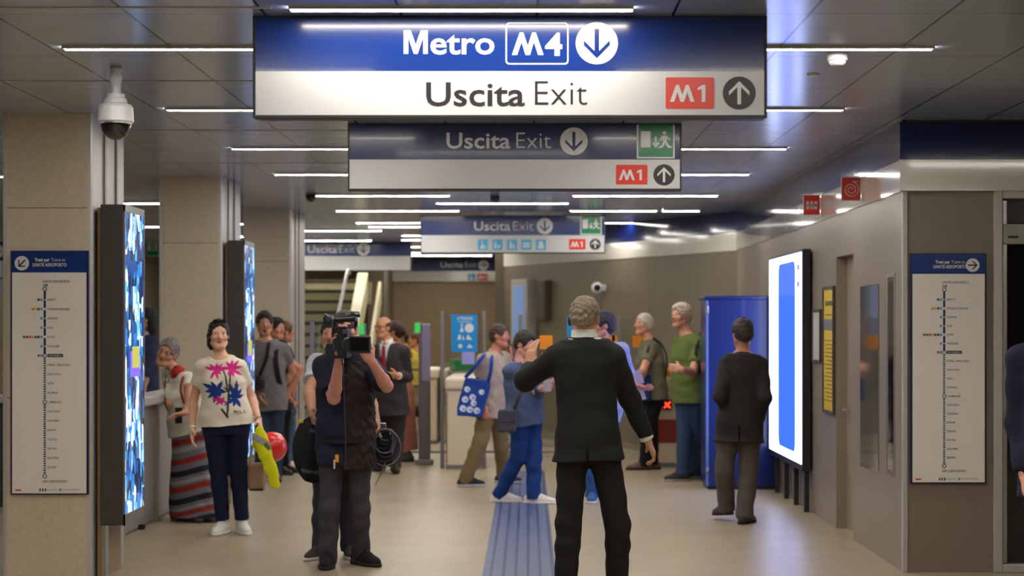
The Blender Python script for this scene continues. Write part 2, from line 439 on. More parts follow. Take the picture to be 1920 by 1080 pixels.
def words_(parent, items, m, Y, name='lettering'):
    bm = bmesh.new()
    for (s, x0, x1, base, cap, bold) in items: text(bm, s, x0, x1, base, cap, Y, bold)
    return obj(name, bm, M[m], parent)
def arrow_disc(parent, cx, cy, r, d, Y, disc, ink):
    e = put(parent, 'arrow_disc', disc, [circ(cx, cy, r)], Y)
    put(e, 'arrow', ink, arrow(cx, cy, r, d), Y, .001, .0016)
    return e
def line_badge(parent, x0, y0, x1, y1, Y, col='red', num='1'):
    e = put(parent, 'line_badge', col, [rrect(x0, y0, x1, y1, (y1-y0)*.06)], Y)
    w, h = x1-x0, y1-y0
    bm = bmesh.new(); plate(bm, pxs(mglyph(x0+.09*w, x0+.60*w, y0+.24*h, y0+.78*h), Y-.0016), Y-.0016, .001)
    plate(bm, pxs([(x0+a*w, y0+c*h) for a, c in ((.66, .33), (.76, .24), (.82, .24), (.82, .78), (.745, .78), (.745, .36), (.66, .42))], Y-.0016), Y-.0016, .001)
    obj('line_mark', bm, M['whiteink'], e)
def exit_pict(parent, x0, y0, x1, y1, Y):
    e = put(parent, 'exit_pictogram', 'whiteink', [[(x0, y0), (x1, y0), (x1, y1), (x0, y1)]], Y)
    w, h = x1-x0, y1-y0; q = .04*w
    put(e, 'green_field', 'green', [[(x0+q, y0+q), (x1-q, y0+q), (x1-q, y1-q), (x0+q, y1-q)]], Y, .001, .0016)
    X = lambda u: x0+u*w; Z = lambda v: y0+v*h
    r = lambda *p: [(X(u), Z(v)) for u, v in p]
    put(e, 'door_mark', 'whiteink', [r((.11, .25), (.36, .25), (.36, .70), (.11, .70))], Y, .001, .0028)
    put(e, 'arrow', 'whiteink', [r((.475, .40), (.525, .40), (.525, .62), (.475, .62)), r((.40, .58), (.45, .55), (.50, .64), (.55, .55), (.60, .58), (.50, .72))], Y, .001, .0028)
    put(e, 'running_figure', 'whiteink', [circ(X(.73), Z(.30), .05*w, 14), r((.66, .38), (.78, .37), (.80, .53), (.70, .55)), r((.66, .38), (.69, .44), (.63, .52), (.60, .50)), r((.78, .37), (.90, .48), (.87, .51), (.78, .44)),
        r((.71, .53), (.79, .53), (.86, .66), (.93, .66), (.93, .70), (.83, .71)), r((.70, .53), (.76, .57), (.68, .70), (.58, .72), (.57, .68), (.65, .65))], Y, .001, .0028)
def pictos(parent, boxes, Y, m='cyan'):
    for k, (x0, y0, x1, y1) in enumerate(boxes):
        e = put(parent, 'pictogram', m, [[(x0, y0), (x1, y0), (x1, y1), (x0, y1)]], Y)
        w, h = x1-x0, y1-y0; X = lambda u: x0+u*w; Z = lambda v: y0+v*h
        r = lambda *p: [(X(u), Z(v)) for u, v in p]
        if k % 5 == 0: P = [circ(X(.42), Z(.2), .08*w, 10), r((.38, .3), (.5, .3), (.5, .55), (.72, .58), (.82, .82), (.7, .84), (.62, .66), (.38, .62)), circ(X(.42), Z(.72), .17*w, 14)]
        elif k % 5 == 1: P = [circ(X(.3), Z(.25), .08*w, 10), r((.2, .38), (.4, .38), (.4, .82), (.2, .82)), r((.5, .55), (.8, .55), (.75, .75), (.55, .75)), circ(X(.6), Z(.82), .06*w, 8)]
        elif k % 5 == 2: P = [circ(X(.38), Z(.2), .09*w, 10), r((.25, .32), (.5, .32), (.5, .85), (.25, .85)), circ(X(.68), Z(.45), .07*w, 10), r((.6, .55), (.76, .55), (.76, .85), (.6, .85))]
        elif k % 5 == 3: P = [r((.15, .3), (.85, .3), (.85, .45), (.15, .45)), r((.15, .55), (.85, .55), (.85, .72), (.15, .72))]
        else: P = [r((.28, .35), (.72, .35), (.78, .85), (.22, .85)), circ(X(.5), Z(.3), .17*w, 12)]
        put(e, 'glyph', 'whiteink', P, Y, .001, .0016)

Y = 7.49
s1 = hang_sign(Y, 474, 22, 1438, 221, 133.5, 'large front hanging sign with the metro line and a down arrow')
bm = bmesh.new(); text(bm, 'etro', 807, 927, 101, 44, Y, .014)
plate(bm, pxs([(757, 101), (757, 57), (770, 57), (779.5, 84), (789, 57), (802, 57), (802, 101), (793.5, 101), (793.5, 70), (783, 101), (776, 101), (765.5, 70), (765.5, 101)], Y), Y)
obj('lettering', bm, M['whiteink'], s1)
bm = bmesh.new(); o_ = rrect(948, 42, 1066, 121, 7); i_ = rrect(950.5, 44.5, 1063.5, 118.5, 5)
ringplate(bm, pxs(o_, Y), pxs(i_, Y), Y); plate(bm, pxs(mglyph(960, 1019, 61, 103), Y), Y); text(bm, '4', 1022, 1054, 103, 42, Y, .03)
obj('line_box', bm, M['whiteink'], s1)
arrow_disc(s1, 1119, 81, 39.5, 90, Y, 'whiteink', 'bluesign')
words_(s1, [('Uscita', 799, 984, 198, 45, .014), ('Exit', 1003, 1101, 197, 46, -.012)], 'ink', Y, 'exit_lettering')
line_badge(s1, 1248, 145, 1339, 204, Y)
arrow_disc(s1, 1386, 174.5, 31, -90, Y, 'ink', 'whiteink')
Y = 11.49
s2 = hang_sign(Y, 652, 226, 1278, 357, 299, 'second hanging sign, exit wording with green pictogram and empty white lower half', 'bluedark')
words_(s2, [('Uscita', 837, 957, 278, 30, .014), ('Exit', 968, 1033, 278, 30, -.012)], 'whiteink', Y)
arrow_disc(s2, 1076, 265, 26, 90, Y, 'whiteink', 'bluedark')
exit_pict(s2, 1194, 229, 1265, 297, Y)
line_badge(s2, 1155, 309, 1214, 346, Y)
arrow_disc(s2, 1245, 328, 20, -90, Y, 'ink', 'whiteink')
Y = 20.7
s3 = hang_sign(Y, 788, 404, 1135, 475, 441, 'third hanging sign with a row of five light blue pictograms')
words_(s3, [('Uscita', 889, 957, 432, 17, .014), ('Exit', 962, 1000, 432, 17, -.012)], 'whiteink', Y)
arrow_disc(s3, 1021.5, 424, 15, 90, Y, 'whiteink', 'bluesign')
exit_pict(s3, 1088, 402, 1128, 440, Y)
pictos(s3, [(896+27.2*k, 449, 915+27.2*k, 469) for k in range(5)], Y)
line_badge(s3, 1067, 448, 1098, 468, Y)
arrow_disc(s3, 1116, 458, 10.5, -90, Y, 'ink', 'whiteink')
Y = 28.0
s4 = hang_sign(Y, 560, 449, 771, 508, 480, 'small left hanging sign partly behind the far column, above the stairs')
words_(s4, [('Uscita', 577, 632, 474, 14, .014), ('Exit', 636, 665, 474, 14, -.012)], 'whiteink', Y)
arrow_disc(s4, 681.5, 467, 12, 90, Y, 'whiteink', 'bluesign')
Y = 34.55
a, b = W(773, 487, Y), W(946, 508, Y)
s5 = thing('wall_sign', 'long navy sign on the far rear wall pointing right to the exit', 'wall sign', ((a.x+b.x)/2, Y, (a.z+b.z)/2))
obj('blue_panel', B(a.x, b.x, Y, Y+.04, b.z, a.z), mat('far sign blue', (20, 44, 110), .45), s5)
words_(s5, [('Uscita', 826, 868, 501, 10, .014), ('Exit', 872, 893, 501, 10, -.012)], 'whiteink', Y)
arrow_disc(s5, 906.5, 497, 9.5, 0, Y, 'whiteink', 'bluedark')
pictos(s5, [(877, 513, 891, 526)], Y)
line_badge(s5, 895, 513, 914, 526, Y)
Y = 20.4
s6 = hang_sign(Y, -330, 453, 7, 522, 489, 'hanging sign in the aisle left of the columns at the picture edge')
arrow_disc(s6, -7, 471, 14, 90, Y, 'whiteink', 'bluesign')
Y = 29.0
a, b = W(274, 446, Y), W(299, 481, Y)
s7 = thing('exit_sign', 'small green exit sign on the left between the first two columns', 'exit sign', ((a.x+b.x)/2, Y, (a.z+b.z)/2))
obj('casing', B(a.x-.02, b.x+.02, Y+.003, Y+.05, b.z-.02, a.z+.02), M['black'], s7)
bm = bmesh.new(); tube(bm, [((a.x+b.x)/2, Y+.03, a.z), ((a.x+b.x)/2, Y+.03, CEIL)], .01); obj('drop_rod', bm, M['black'], s7)
exit_pict(s7, 274, 446, 299, 481, Y)

# ------------------------------------------------------------------ line map boards
ST = ['REPETTI', 'STAZIONE FORLANINI', 'ARGONNE', 'SUSA', 'DATEO', 'TRICOLORE', 'SAN BABILA', 'SFORZA - POLICLINICO', 'SANTA SOFIA', 'VETRA', 'DE AMICIS', 'S. AMBROGIO', 'CONI ZUGNA', 'CALIFORNIA', 'BOLIVAR', 'TOLSTOJ', 'FRATTINI', 'GELSOMINI', 'SEGNERI']
SW = [16, 41, 19, 10, 13, 22, 27, 43, 25, 12, 20, 26, 24, 22, 16, 17, 17, 21, 17]
CH = [(98, 170, 206), (70, 160, 210)]
def line_map(Y, x0, y0, x1, y1, label, right):
    a, b = W(x0, y0, Y), W(x1, y1, Y)
    t = thing('line_map', label, 'transit map', ((a.x+b.x)/2, Y, (a.z+b.z)/2), 'vertical line map boards')
    obj('frame', B(a.x, b.x, Y+.004, Y+.02, b.z, a.z, .004), mat('navy frame', (34, 34, 84), .3), t)
    # board coordinates: u 0..147, v 0..458 like the left board
    kx = (x1-x0)/147.; ky = (y1-y0)/458.
    U = lambda u: x0+u*kx; V = lambda v: y0+v*ky
    R = lambda u0, v0, u1, v1: [(U(u0), V(v0)), (U(u1), V(v0)), (U(u1), V(v1)), (U(u0), V(v1))]
    put(t, 'header', mat('map header blue', (24, 54, 122), .25), [R(2, 2, 145, 41)], Y, .003)
    put(t, 'panel', 'map', [R(4, 41, 143, 455)], Y, .003)
    Y -= .0032
    bm = bmesh.new()
    hx = 0 if not right else -2
    text(bm, 'Treni per', U(46-hx), U(74-hx), V(20), 6.2*ky, Y, .03); text(bm, 'Trains to', U(77-hx), U(103-hx), V(20), 6.2*ky, Y, -.005)
    text(bm, 'LINATE AEROPORTO', U(42-hx), U(106-hx), V(29.5), 6.4*ky, Y, .02)
    obj('header_lettering', bm, M['whiteink'], t)
    arrow_disc(t, U(22 if not right else 120), V(23.5), 13.5*ky, 135 if not right else 0, Y, 'whiteink', 'navyink')
    lx = 65; top, bot = 72, 423
    v = [92+17.45*k for k in range(19)]
    bm = bmesh.new()
    plate(bm, pxs(R(lx-2, top+4, lx+2, v[6]), Y), Y)
    yy = v[6]+5
    while yy < bot-5:
        plate(bm, pxs(R(lx-2, yy, lx+2, yy+2.4), Y), Y); yy += 4.36
    for q in (top, bot): ringplate(bm, pxs(circ(U(lx), V(q), 4.2*kx, 20), Y), pxs(circ(U(lx), V(q), 2.8*kx, 20), Y), Y)
    ringplate(bm, pxs(circ(U(lx), V(v[6]), 4*kx, 20), Y), pxs(circ(U(lx), V(v[6]), 2.9*kx, 20), Y), Y-.001)
    ringplate(bm, pxs(circ(U(lx), V(v[11]), 4*kx, 20), Y), pxs(circ(U(lx), V(v[11]), 2.9*kx, 20), Y), Y-.001)
    obj('line_diagram', bm, M['navyink'], t)
    bm = bmesh.new()
    for k, q in enumerate(v):
        r = 2.6 if k in (1, 4, 6, 11) else 1.4
        plate(bm, pxs(circ(U(lx), V(q), r*kx, 14), Y-.0018), Y-.0018, .0006)
    obj('station_dots', bm, M['whiteink'], t)
    for k, q in list(enumerate(v))+[(-1, 58.1), (-2, 433)]:
        if k == 6: continue
        bm = bmesh.new()
        if k == -1: text(bm, 'LINATE AEROPORTO', U(61), U(112), V(60), 4.6*ky, Y, .0)
        elif k == -2: text(bm, 'SAN CRISTOFORO', U(61), U(107), V(435), 4.8*ky, Y, .0)
        else: text(bm, ST[k], U(70), U(70+SW[k]), V(q+1.9), 3.9*ky, Y, .0)
        obj('station_name', bm, M['ink'], t)
    bm = bmesh.new()
    for k in range(3): plate(bm, pxs(R(55+5*k, 446, 57.4+5*k, 451.5), Y), Y)
    text(bm, 'Comune di Milano', U(70), U(88), V(449.5), 2.4*ky, Y); text(bm, 'metropolitana', U(98), U(131), V(449), 2.4*ky, Y)
    obj('footer_lettering', bm, M['ink'], t)
    e = put(t, 'station_plate', 'ink', [R(70, v[6]-3, 99, v[6]+3)], Y)
    bm = bmesh.new(); text(bm, 'SAN BABILA', U(72), U(97), V(v[6]+1.8), 3.6*ky, Y-.0016, .0, .0006); obj('plate_lettering', bm, M['whiteink'], e)
    K = {'c': (86, 166, 206), 'k': (70, 72, 84), 'o': (232, 140, 40), 'r': (214, 70, 60), 'y': (224, 180, 60), 'g': (90, 96, 90)}
    seq = {0: 'ck', 1: 'ckyo', 2: 'c', 3: 'c', 4: 'ckkyrgg', 5: 'c', 6: 'cr'}
    by = {}
    for k, s in seq.items():
        for i, ch in enumerate(s): by.setdefault(ch, []).append(R(56.6-5.4*i, v[k]-2.2, 60.8-5.4*i, v[k]+2.2))
    by['c'].append(R(61.5, 63, 65, 67)); by['k'].append(R(66.5, 63, 70, 67)); by['c'].append(R(92, 446, 96, 451)); by['r'].append(R(10, 447.5, 21, 450.5))
    for ch, P in by.items(): put(t, 'connection_marks', mat('map mark '+ch, K[ch], .4), P, Y)
    return t
line_map(10.945, 19, 470, 166, 928, 'navy framed line map on the left column with an arrow pointing down left', False)
line_map(11.30, 1707, 475, 1850, 907, 'navy framed line map on the right wall with an arrow pointing right', True)

# ------------------------------------------------------------------ lit advertising screens on the columns
def screen_mat(name, seed):
    m = bpy.data.materials.new(name); m.use_nodes = True; nt = m.node_tree; L = nt.links
    b = nt.nodes['Principled BSDF']; b.inputs['Base Color'].default_value = (.01, .01, .015, 1); b.inputs['Roughness'].default_value = .15
    tc = nt.nodes.new('ShaderNodeTexCoord'); mp = nt.nodes.new('ShaderNodeMapping'); L.new(tc.outputs['Object'], mp.inputs[0])
    mp.inputs['Location'].default_value = (0, seed*.37, seed*.71)
    def vor(sc, rnd):
        mp2 = nt.nodes.new('ShaderNodeMapping'); mp2.inputs['Scale'].default_value = sc; L.new(mp.outputs[0], mp2.inputs[0])
        v = nt.nodes.new('ShaderNodeTexVoronoi'); v.distance = 'CHEBYCHEV'; v.inputs['Scale'].default_value = 1; v.inputs['Randomness'].default_value = rnd
        L.new(mp2.outputs[0], v.inputs['Vector']); s = nt.nodes.new('ShaderNodeSeparateColor'); L.new(v.outputs['Color'], s.inputs[0]); return s.outputs[0]
    a = vor((0.0, 7.5, 4.2), .9); c = vor((0.0, 19, 9), 1)
    mx = nt.nodes.new('ShaderNodeMath'); mx.operation = 'MULTIPLY_ADD'; L.new(c, mx.inputs[0]); mx.inputs[1].default_value = .45
    m2 = nt.nodes.new('ShaderNodeMath'); m2.operation = 'MULTIPLY'; L.new(a, m2.inputs[0]); m2.inputs[1].default_value = .62; L.new(m2.outputs[0], mx.inputs[2])
    r = nt.nodes.new('ShaderNodeValToRGB'); L.new(mx.outputs[0], r.inputs[0]); r.color_ramp.interpolation = 'CONSTANT'
    cols = [(0, (8, 22, 48)), (.22, (18, 70, 140)), (.36, (30, 118, 196)), (.46, (10, 36, 80)), (.56, (90, 184, 240)), (.63, (230, 242, 255)), (.76, (30, 110, 190)), (.84, (190, 226, 255))]
    e = r.color_ramp.elements
    e[0].position = 0; e[0].color = rgb(cols[0][1]); e[1].position = cols[1][0]; e[1].color = rgb(cols[1][1])
    for p, k in cols[2:]: n = e.new(p); n.color = rgb(k)
    L.new(r.outputs[0], b.inputs['Emission Color']); b.inputs['Emission Strength'].default_value = 1.5
    return m
MS = screen_mat('lit collage screen', 0)
def column_screen(y, label):
    X1 = CF+.20
    t = thing('advert_screen', label, 'screen', (CF+.1, y+.3, 1.4), 'lit screens on the columns')
    obj('cabinet', B(CF+.045, X1-.004, y, y+.57, .35, 2.42, .008), M['char'], t)
    s = obj('display', B(X1-.006, X1, y+.012, y+.558, .42, 2.375), MS, t)
    bm = bmesh.new(); box(bm, X1-.006, X1+.004, y, y+.012, .35, 2.42); box(bm, X1-.006, X1+.004, y+.558, y+.57, .35, 2.42); box(bm, X1-.006, X1+.004, y, y+.57, 2.375, 2.42); box(bm, X1-.006, X1+.004, y, y+.57, .35, .42)
    obj('bezel', bm, M['grey'], t)
    obj('advert_block', B(X1, X1+.001, y+.17, y+.44, 1.30, 1.47), mat('lit violet block', (20, 20, 30), .3, emit=(120, 90, 230), es=1.5), s)
    obj('advert_block', B(X1+.001, X1+.002, y+.22, y+.42, 1.36, 1.50), mat('lit yellow block', (30, 30, 10), .3, emit=(206, 206, 90), es=1.0), s)
    bm = bmesh.new(); box(bm, CF+.02, CF+.05, y+.03, y+.54, 0, 2.40); obj('mount', bm, M['brown'], t)
    obj('plinth', B(CF+.05, CF+.075, y+.02, y+.10, 0, .35), M['steel'], t)
    return t
column_screen(10.99, 'tall lit blue collage screen on the nearest left column')
column_screen(15.64, 'tall lit blue collage screen behind the woman in the floral top')

# ------------------------------------------------------------------ lit display on the right wall
t = thing('light_panel', 'tall glowing white and blue display standing along the right wall', 'display', (2.44, 15.9, 1.3))
y0, y1, xf = 14.93, 16.95, 2.395
obj('cabinet', B(xf+.004, RX-.014, y0, y1, .36, 2.31, .008), M['black'], t)
o = obj('display', B(xf, xf+.006, y0+.03, y1-.02, .42, 2.285), mat('lit white display', (20, 20, 24), .2, emit=(200, 212, 255), es=5.6), t)
bm = bmesh.new()
pl = rrect(y0+.36, .50, y1-.62, 2.22, .10)
f0 = [bm.verts.new((xf-.002, p, q)) for p, q in pl]; bm.faces.new(f0)
f1 = [bm.verts.new((xf+.001, p, q)) for p, q in pl]
for i in range(len(pl)): bm.faces.new((f0[i], f0[(i+1) % len(pl)], f1[(i+1) % len(pl)], f1[i]))
obj('blue_field', bm, mat('lit blue display field', (10, 14, 30), .2, emit=(52, 98, 255), es=1.6), o)
bm = bmesh.new(); box(bm, xf-.002, xf+.001, y0+.12, y0+.26, 2.13, 2.18); box(bm, xf-.002, xf+.001, y0+.12, y0+.26, 1.98, 2.03)
obj('display_mark', bm, mat('lit lilac mark', (30, 30, 40), .2, emit=(140, 120, 230), es=1.2), o)
for yy in (y0+.04, y0+.62, y0+1.2, y0+1.8):
    obj('leg', B(xf+.03, RX-.02, yy, yy+.06, 0, .36, .004), M['black'], t)

# blue hoarding box beside the display
t = thing('blue_kiosk', 'tall plain blue box standing behind the man in the dark blazer', 'kiosk', (2.1, 17.4, 0))
bm = B(1.78, 2.46, 17.04, 17.6, .02, 1.915, .02)
obj('body', bm, M['kiosk'], t)
obj('lid', B(1.755, 2.47, 17.02, 17.62, 1.90, 1.935, .012), M['kiosk'], t)
obj('base', B(1.80, 2.45, 17.06, 17.58, 0, .02), M['black'], t)
obj('corner_trim', B(1.775, 1.80, 17.03, 17.06, .03, 1.89, .008), mat('pale blue edge', (90, 120, 180), .35), t)  # paler blue strip down the front left corner
bm = bmesh.new(); lathe(bm, [(.012, 0), (.016, .01), (.016, .03), (.008, .035)], (1.788, 17.022, 1.80), 'z', 14); box(bm, 1.772, 1.803, 17.008, 17.03, 1.76, 1.80, .004); obj('latch', bm, M['steel'], t)
bm = B(1.772, 1.803, 17.008, 17.03, .18, .22, .004); obj('hinge', bm, M['steel'], t)

# ------------------------------------------------------------------ fittings on the right wall
def wallY(px): return RX*F/(px-HX)
def wall_panel(name, label, cat, xa, xb, yt, yb, m, th=.02, frame=None):
    ya, yb_ = wallY(xb), wallY(xa); ym = (ya+yb_)/2
    zt, zb = CZ-(yt-HY)*ym/F, CZ-(yb-HY)*ym/F
    t = thing(name, label, cat, (RX-.01, ym, (zt+zb)/2))
    if frame:
        bm = bmesh.new(); f = .025
        box(bm, RX-th, RX, ya, ya+f, zb, zt); box(bm, RX-th, RX, yb_-f, yb_, zb, zt); box(bm, RX-th, RX, ya+f, yb_-f, zb, zb+f); box(bm, RX-th, RX, ya+f, yb_-f, zt-f, zt)
        obj('frame', bm, frame, t)
        obj('panel', B(RX-th*.6, RX-.001, ya+f, yb_-f, zb+f, zt-f), m, t)
    else: obj('panel', B(RX-th, RX-.001, ya, yb_, zb, zt, .004), m, t)
    return t, ya, yb_, zb, zt
wall_panel('notice', 'small white framed notice on the right wall next to the glowing display', 'notice', 1526, 1541, 580, 680, mat('notice paper', (196, 196, 192), .4), .02, M['char'])
t, ya, yb_, zb, zt = wall_panel('notice_board', 'tall narrow yellow notice board left of the service door', 'notice', 1547, 1567, 537, 775, M['yellow'], .025, M['char'])
bm = bmesh.new()
obj('grey_patch', B(RX-.018, RX-.012, ya+.03, yb_-.03, zt-.36, zt-.27), M['grey'], t)
bm = bmesh.new()
for k in range(16):
    z = zt-.45-k*.033; box(bm, RX-.0165, RX-.0145, ya+.06, yb_-.06-(k % 3)*.05, z, z+.008)
box(bm, RX-.0165, RX-.0145, ya+.06, yb_-.1, zt-.16, zt-.12); box(bm, RX-.0165, RX-.0145, ya+.06, yb_-.1, zt-.24, zt-.23)
obj('print_lines', bm, mat('dark olive print', (96, 84, 20), .5), t)
wall_panel('steel_plate', 'wide polished steel plate on the right wall right of the service door', 'wall panel', 1614, 1648, 535, 880, M['mirror'], .006)
wall_panel('steel_plate', 'narrow tall polished steel plate nearest the wall corner', 'wall panel', 1664, 1679, 513, 888, M['mirror'], .008, M['steel'])
for (x0, y0, x1, y1, lab, k) in ((1577, 332, 1618, 377, 'red fire hose sign with white spiral sticking out of the right wall', 0), (1506, 365, 1541, 404, 'red fire equipment sign further along the right wall, left of the spiral one', 1)):
    Y = wallY(x1); a, b = W(x0, y0, Y), W(x1, y1, Y)
    t = thing('fire_sign', lab, 'safety sign', ((a.x+b.x)/2, Y, (a.z+b.z)/2))
    obj('plate', B(a.x, b.x-.014, Y, Y+.006, b.z, a.z), M['whiteink'], t)
    q = .006
    f = obj('red_field', B(a.x+q, b.x-.014-q, Y-.001, Y, b.z+q, a.z-q), M['red'], t)
    cx, cz = (a.x+b.x)/2-.007, (a.z+b.z)/2-.004
    bm = bmesh.new()
    if k == 0:
        pts = [(cx+(.010+.0036*th_)*math.cos(th_), Y-.002, cz+(.010+.0036*th_)*math.sin(th_)) for th_ in np.linspace(0, 4.6*math.pi*.97, 70)]
        pts += [(cx+.055, Y-.002, cz+.062)]
        tube(bm, pts, .0032, 6)
    else:
        for dx in (-.035, 0, .035): box(bm, cx+dx-.011, cx+dx+.011, Y-.002, Y-.001, cz-.03, cz+.035)
        box(bm, cx-.05, cx+.05, Y-.002, Y-.001, cz-.006, cz+.006)
    obj('white_mark', bm, M['whiteink'], f)

# ------------------------------------------------------------------ ceiling fittings
Y = 8.97
c = W(217, 150, Y)
t = thing('dome_camera', 'white dome security camera hanging from the ceiling by the left column', 'security camera', (c.x, Y, CEIL))
zc = lambda py: CZ-(py-HY)*Y/F
r = Y/F
bm = bmesh.new(); lathe(bm, [(.03, CEIL), (.03, zc(133)), (9*r, zc(136)), (11*r, zc(140)), (12*r, zc(146)), (11*r, zc(152)), (9.5*r, zc(158)), (9.5*r, zc(176)), (10*r, zc(177))], (c.x, Y, 0), seg=28); obj('drop_pole', bm, M['camwhite'], t, True)
bm = bmesh.new(); lathe(bm, [(17*r, zc(177)), (17*r, zc(184)), (20*r, zc(185)), (22*r, zc(194)), (29*r, zc(197)), (32*r, zc(202)), (33.5*r, zc(228)), (32*r, zc(230)), (26*r, zc(230))], (c.x, Y, 0), seg=36); obj('housing', bm, M['camwhite'], t)
bm = bmesh.new(); lathe(bm, [(28.5*r*math.cos(a), zc(230)-33*r*math.sin(a)) for a in np.linspace(0, 1.5, 14)], (c.x, Y, 0), seg=36); obj('dome', bm, M['dome'], t, True)
bm = bmesh.new(); lathe(bm, [(28.6*r, zc(233)), (30*r, zc(233)), (30*r, zc(229)), (28.6*r, zc(229))], (c.x, Y, 0), seg=36); obj('ring', bm, M['steel'], t)
for (px, Yd, rr, h, lab) in ((1570, 8.5, 19, 25, 'round white smoke detector on the ceiling right of the large front sign'), (1525, 9.24, 12, 4, 'flat white ceiling disc behind the smoke detector')):
    x = (px-HX)*Yd/F; r = Yd/F
    t = thing('smoke_detector', lab, 'smoke detector', (x, Yd, CEIL))
    bm = bmesh.new(); lathe(bm, [(rr*r, CEIL), (rr*r, CEIL-h*.6*r), (rr*.93*r, CEIL-h*.66*r)], (x, Yd, 0), seg=28); obj('base', bm, M['camwhite'], t)
    bm = bmesh.new(); lathe(bm, [(rr*.84*r, CEIL-h*.64*r), (rr*.82*r, CEIL-h*.85*r), (rr*.6*r, CEIL-h*r)], (x, Yd, 0), seg=28); obj('sensor', bm, M['camwhite'], t)
for px, Yd, lab in ((583, 17.72, 'small black ceiling camera at the left end of the far light strip'), (928, 17.9, 'small dark ceiling camera under the second hanging sign')):
    x = (px-HX)*Yd/F
    t = thing('ceiling_camera', lab, 'security camera', (x, Yd, CEIL))
    obj('base', B(x-.05, x+.05, Yd-.04, Yd+.04, CEIL-.03, CEIL, .006), M['black'], t)
    bm = bmesh.new(); lathe(bm, [(.05, CEIL-.03), (.048, CEIL-.05), (.03, CEIL-.075), (.01, CEIL-.082)], (x, Yd, 0), seg=20); obj('dome', bm, M['dome'], t)

# ------------------------------------------------------------------ parapet beside the stairwell
t = thing('parapet', 'grey glass parapet with a steel handrail between the first two columns', 'railing', (-3.15, 13.7, 0))
obj('panel', B(-3.17, -3.13, 11.86, 15.58, .02, .99), mat('frosted grey panel', (150, 150, 144), .3, spec=.5), t)
obj('rail', B(-3.27, -3.04, 11.84, 15.60, .99, 1.07, .015), M['steelw'], t)
for yy in (11.9, 13.1, 14.3, 15.5): obj('post', B(-3.135, -3.10, yy, yy+.05, 0, .99, .005), M['steel'], t)
for yy in (12.5, 13.7, 14.9): obj('foot', B(-3.13, -3.08, yy, yy+.05, 0, .04, .005), M['black'], t)
t = thing('parapet', 'dark parapet with pale rail left of the nearest column at the picture edge', 'railing', (-4.9, 15.3, 0))
obj('panel', B(-5.6, -3.5, 15.2, 15.24, .02, .95), M['char'], t); obj('rail', B(-5.6, -3.5, 15.13, 15.3, .95, 1.02, .015), M['steelw'], t)

# stairs going up behind the small left sign
t = thing('staircase', 'staircase rising behind the far column under the small left sign', 'staircase', (-3.2, 23.6, 0))
mat('stair stone', (132, 126, 96), .5); mat('stair nosing', (44, 42, 34), .6)
for k in range(14):
    st = obj('step', B(-4.1, -2.70, 23.6+.30*k, 23.95+.30*k if k < 13 else 29.5, max(0, .17*k-.2), .17*(k+1)), bpy.data.materials['stair stone'], t)
    obj('nosing', B(-4.1, -2.70, 23.592+.30*k, 23.6+.30*k, .17*(k+1)-.055, .17*(k+1)-.002), bpy.data.materials['stair nosing'], st)
def slope(bm, x0, x1, ya, yb, za, zb, h):
    v = [bm.verts.new(p) for p in ((x0, ya, za), (x1, ya, za), (x1, yb, zb), (x0, yb, zb), (x0, ya, za+h), (x1, ya, za+h), (x1, yb, zb+h), (x0, yb, zb+h))]
    for f in ((0, 1, 2, 3), (4, 5, 6, 7), (0, 1, 5, 4), (1, 2, 6, 5), (2, 3, 7, 6), (3, 0, 4, 7)): bm.faces.new([v[i] for i in f])
    return bm
obj('balustrade', slope(bmesh.new(), -2.72, -2.56, 23.7, 27.3, .1, 2.06, .42), mat('pale balustrade', (222, 214, 176), .35), t)
bm = bmesh.new(); tube(bm, curve_pts([(-2.80, 24.2, 1.3), (-2.80, 26.2, 2.35), (-2.80, 26.6, 2.5), (-2.80, 26.75, 2.45)], 5), .025); obj('handrail', bm, M['steel'], t)
t = thing('stair_balustrade', 'second thinner pale balustrade right of the staircase', 'balustrade', (-2.4, 28, 0))
obj('panel', slope(bmesh.new(), -2.42, -2.37, 25.6, 27.6, .8, 2.0, .35), bpy.data.materials['pale balustrade'], t); obj('post', B(-2.42, -2.37, 27.2, 27.25, 0, 1.75), M['grey'], t)

# ------------------------------------------------------------------ ticket gates
def gate(x, y, label, w=.30, L=1.9, front=None):
    t = thing('ticket_gate', label, 'ticket gate', (x, y, 0), 'ticket gate cabinets')
    obj('cabinet', B(x-w/2, x+w/2, y, y+L, .0, .90, .02), M['gatew'], t)
    bm = bmesh.new(); box(bm, x-w/2-.03, x+w/2+.03, y-.03, y+L, .90, 1.04, .035, seg=3); obj('top', bm, M['gatew'], t)
    obj('side_panel', B(x-w/2-.012, x-w/2, y+.06, y+L-.06, .06, .86), M['grey'], t)
    obj('base', B(x-w/2-.01, x+w/2+.01, y-.008, y+L, 0, .05), M['grey'], t)
    return t
g1 = gate(-.745, 19.45, 'pale ticket gate cabinet behind the man carrying the tote bag', .36)
g2 = gate(1.61, 19.75, 'ticket gate with a lit red cross behind the man in the green shirt', .24)
obj('red_band', B(1.49, 1.73, 19.742, 19.75, .28, .55), mat('dull red panel', (150, 52, 40), .4), g2)
e = obj('signal_panel', B(1.555, 1.665, 19.738, 19.75, .66, .78), M['black'], g2)
bm = bmesh.new()
for s in (1, -1):
    v = [(1.61-.034, .72-.034*s), (1.61-.022, .72-.034*s-.0*s), (1.61+.034, .72+.022*s), (1.61+.034, .72+.034*s), (1.61+.022, .72+.034*s), (1.61-.034, .72-.022*s)]
    plate(bm, [(1.61+1.1*(p-1.61), .72+1.1*(q-.72)) for p, q in v], 19.738, .002)
obj('red_cross', bm, mat('red led', (60, 0, 0), .4, emit=(255, 50, 30), es=4), e)
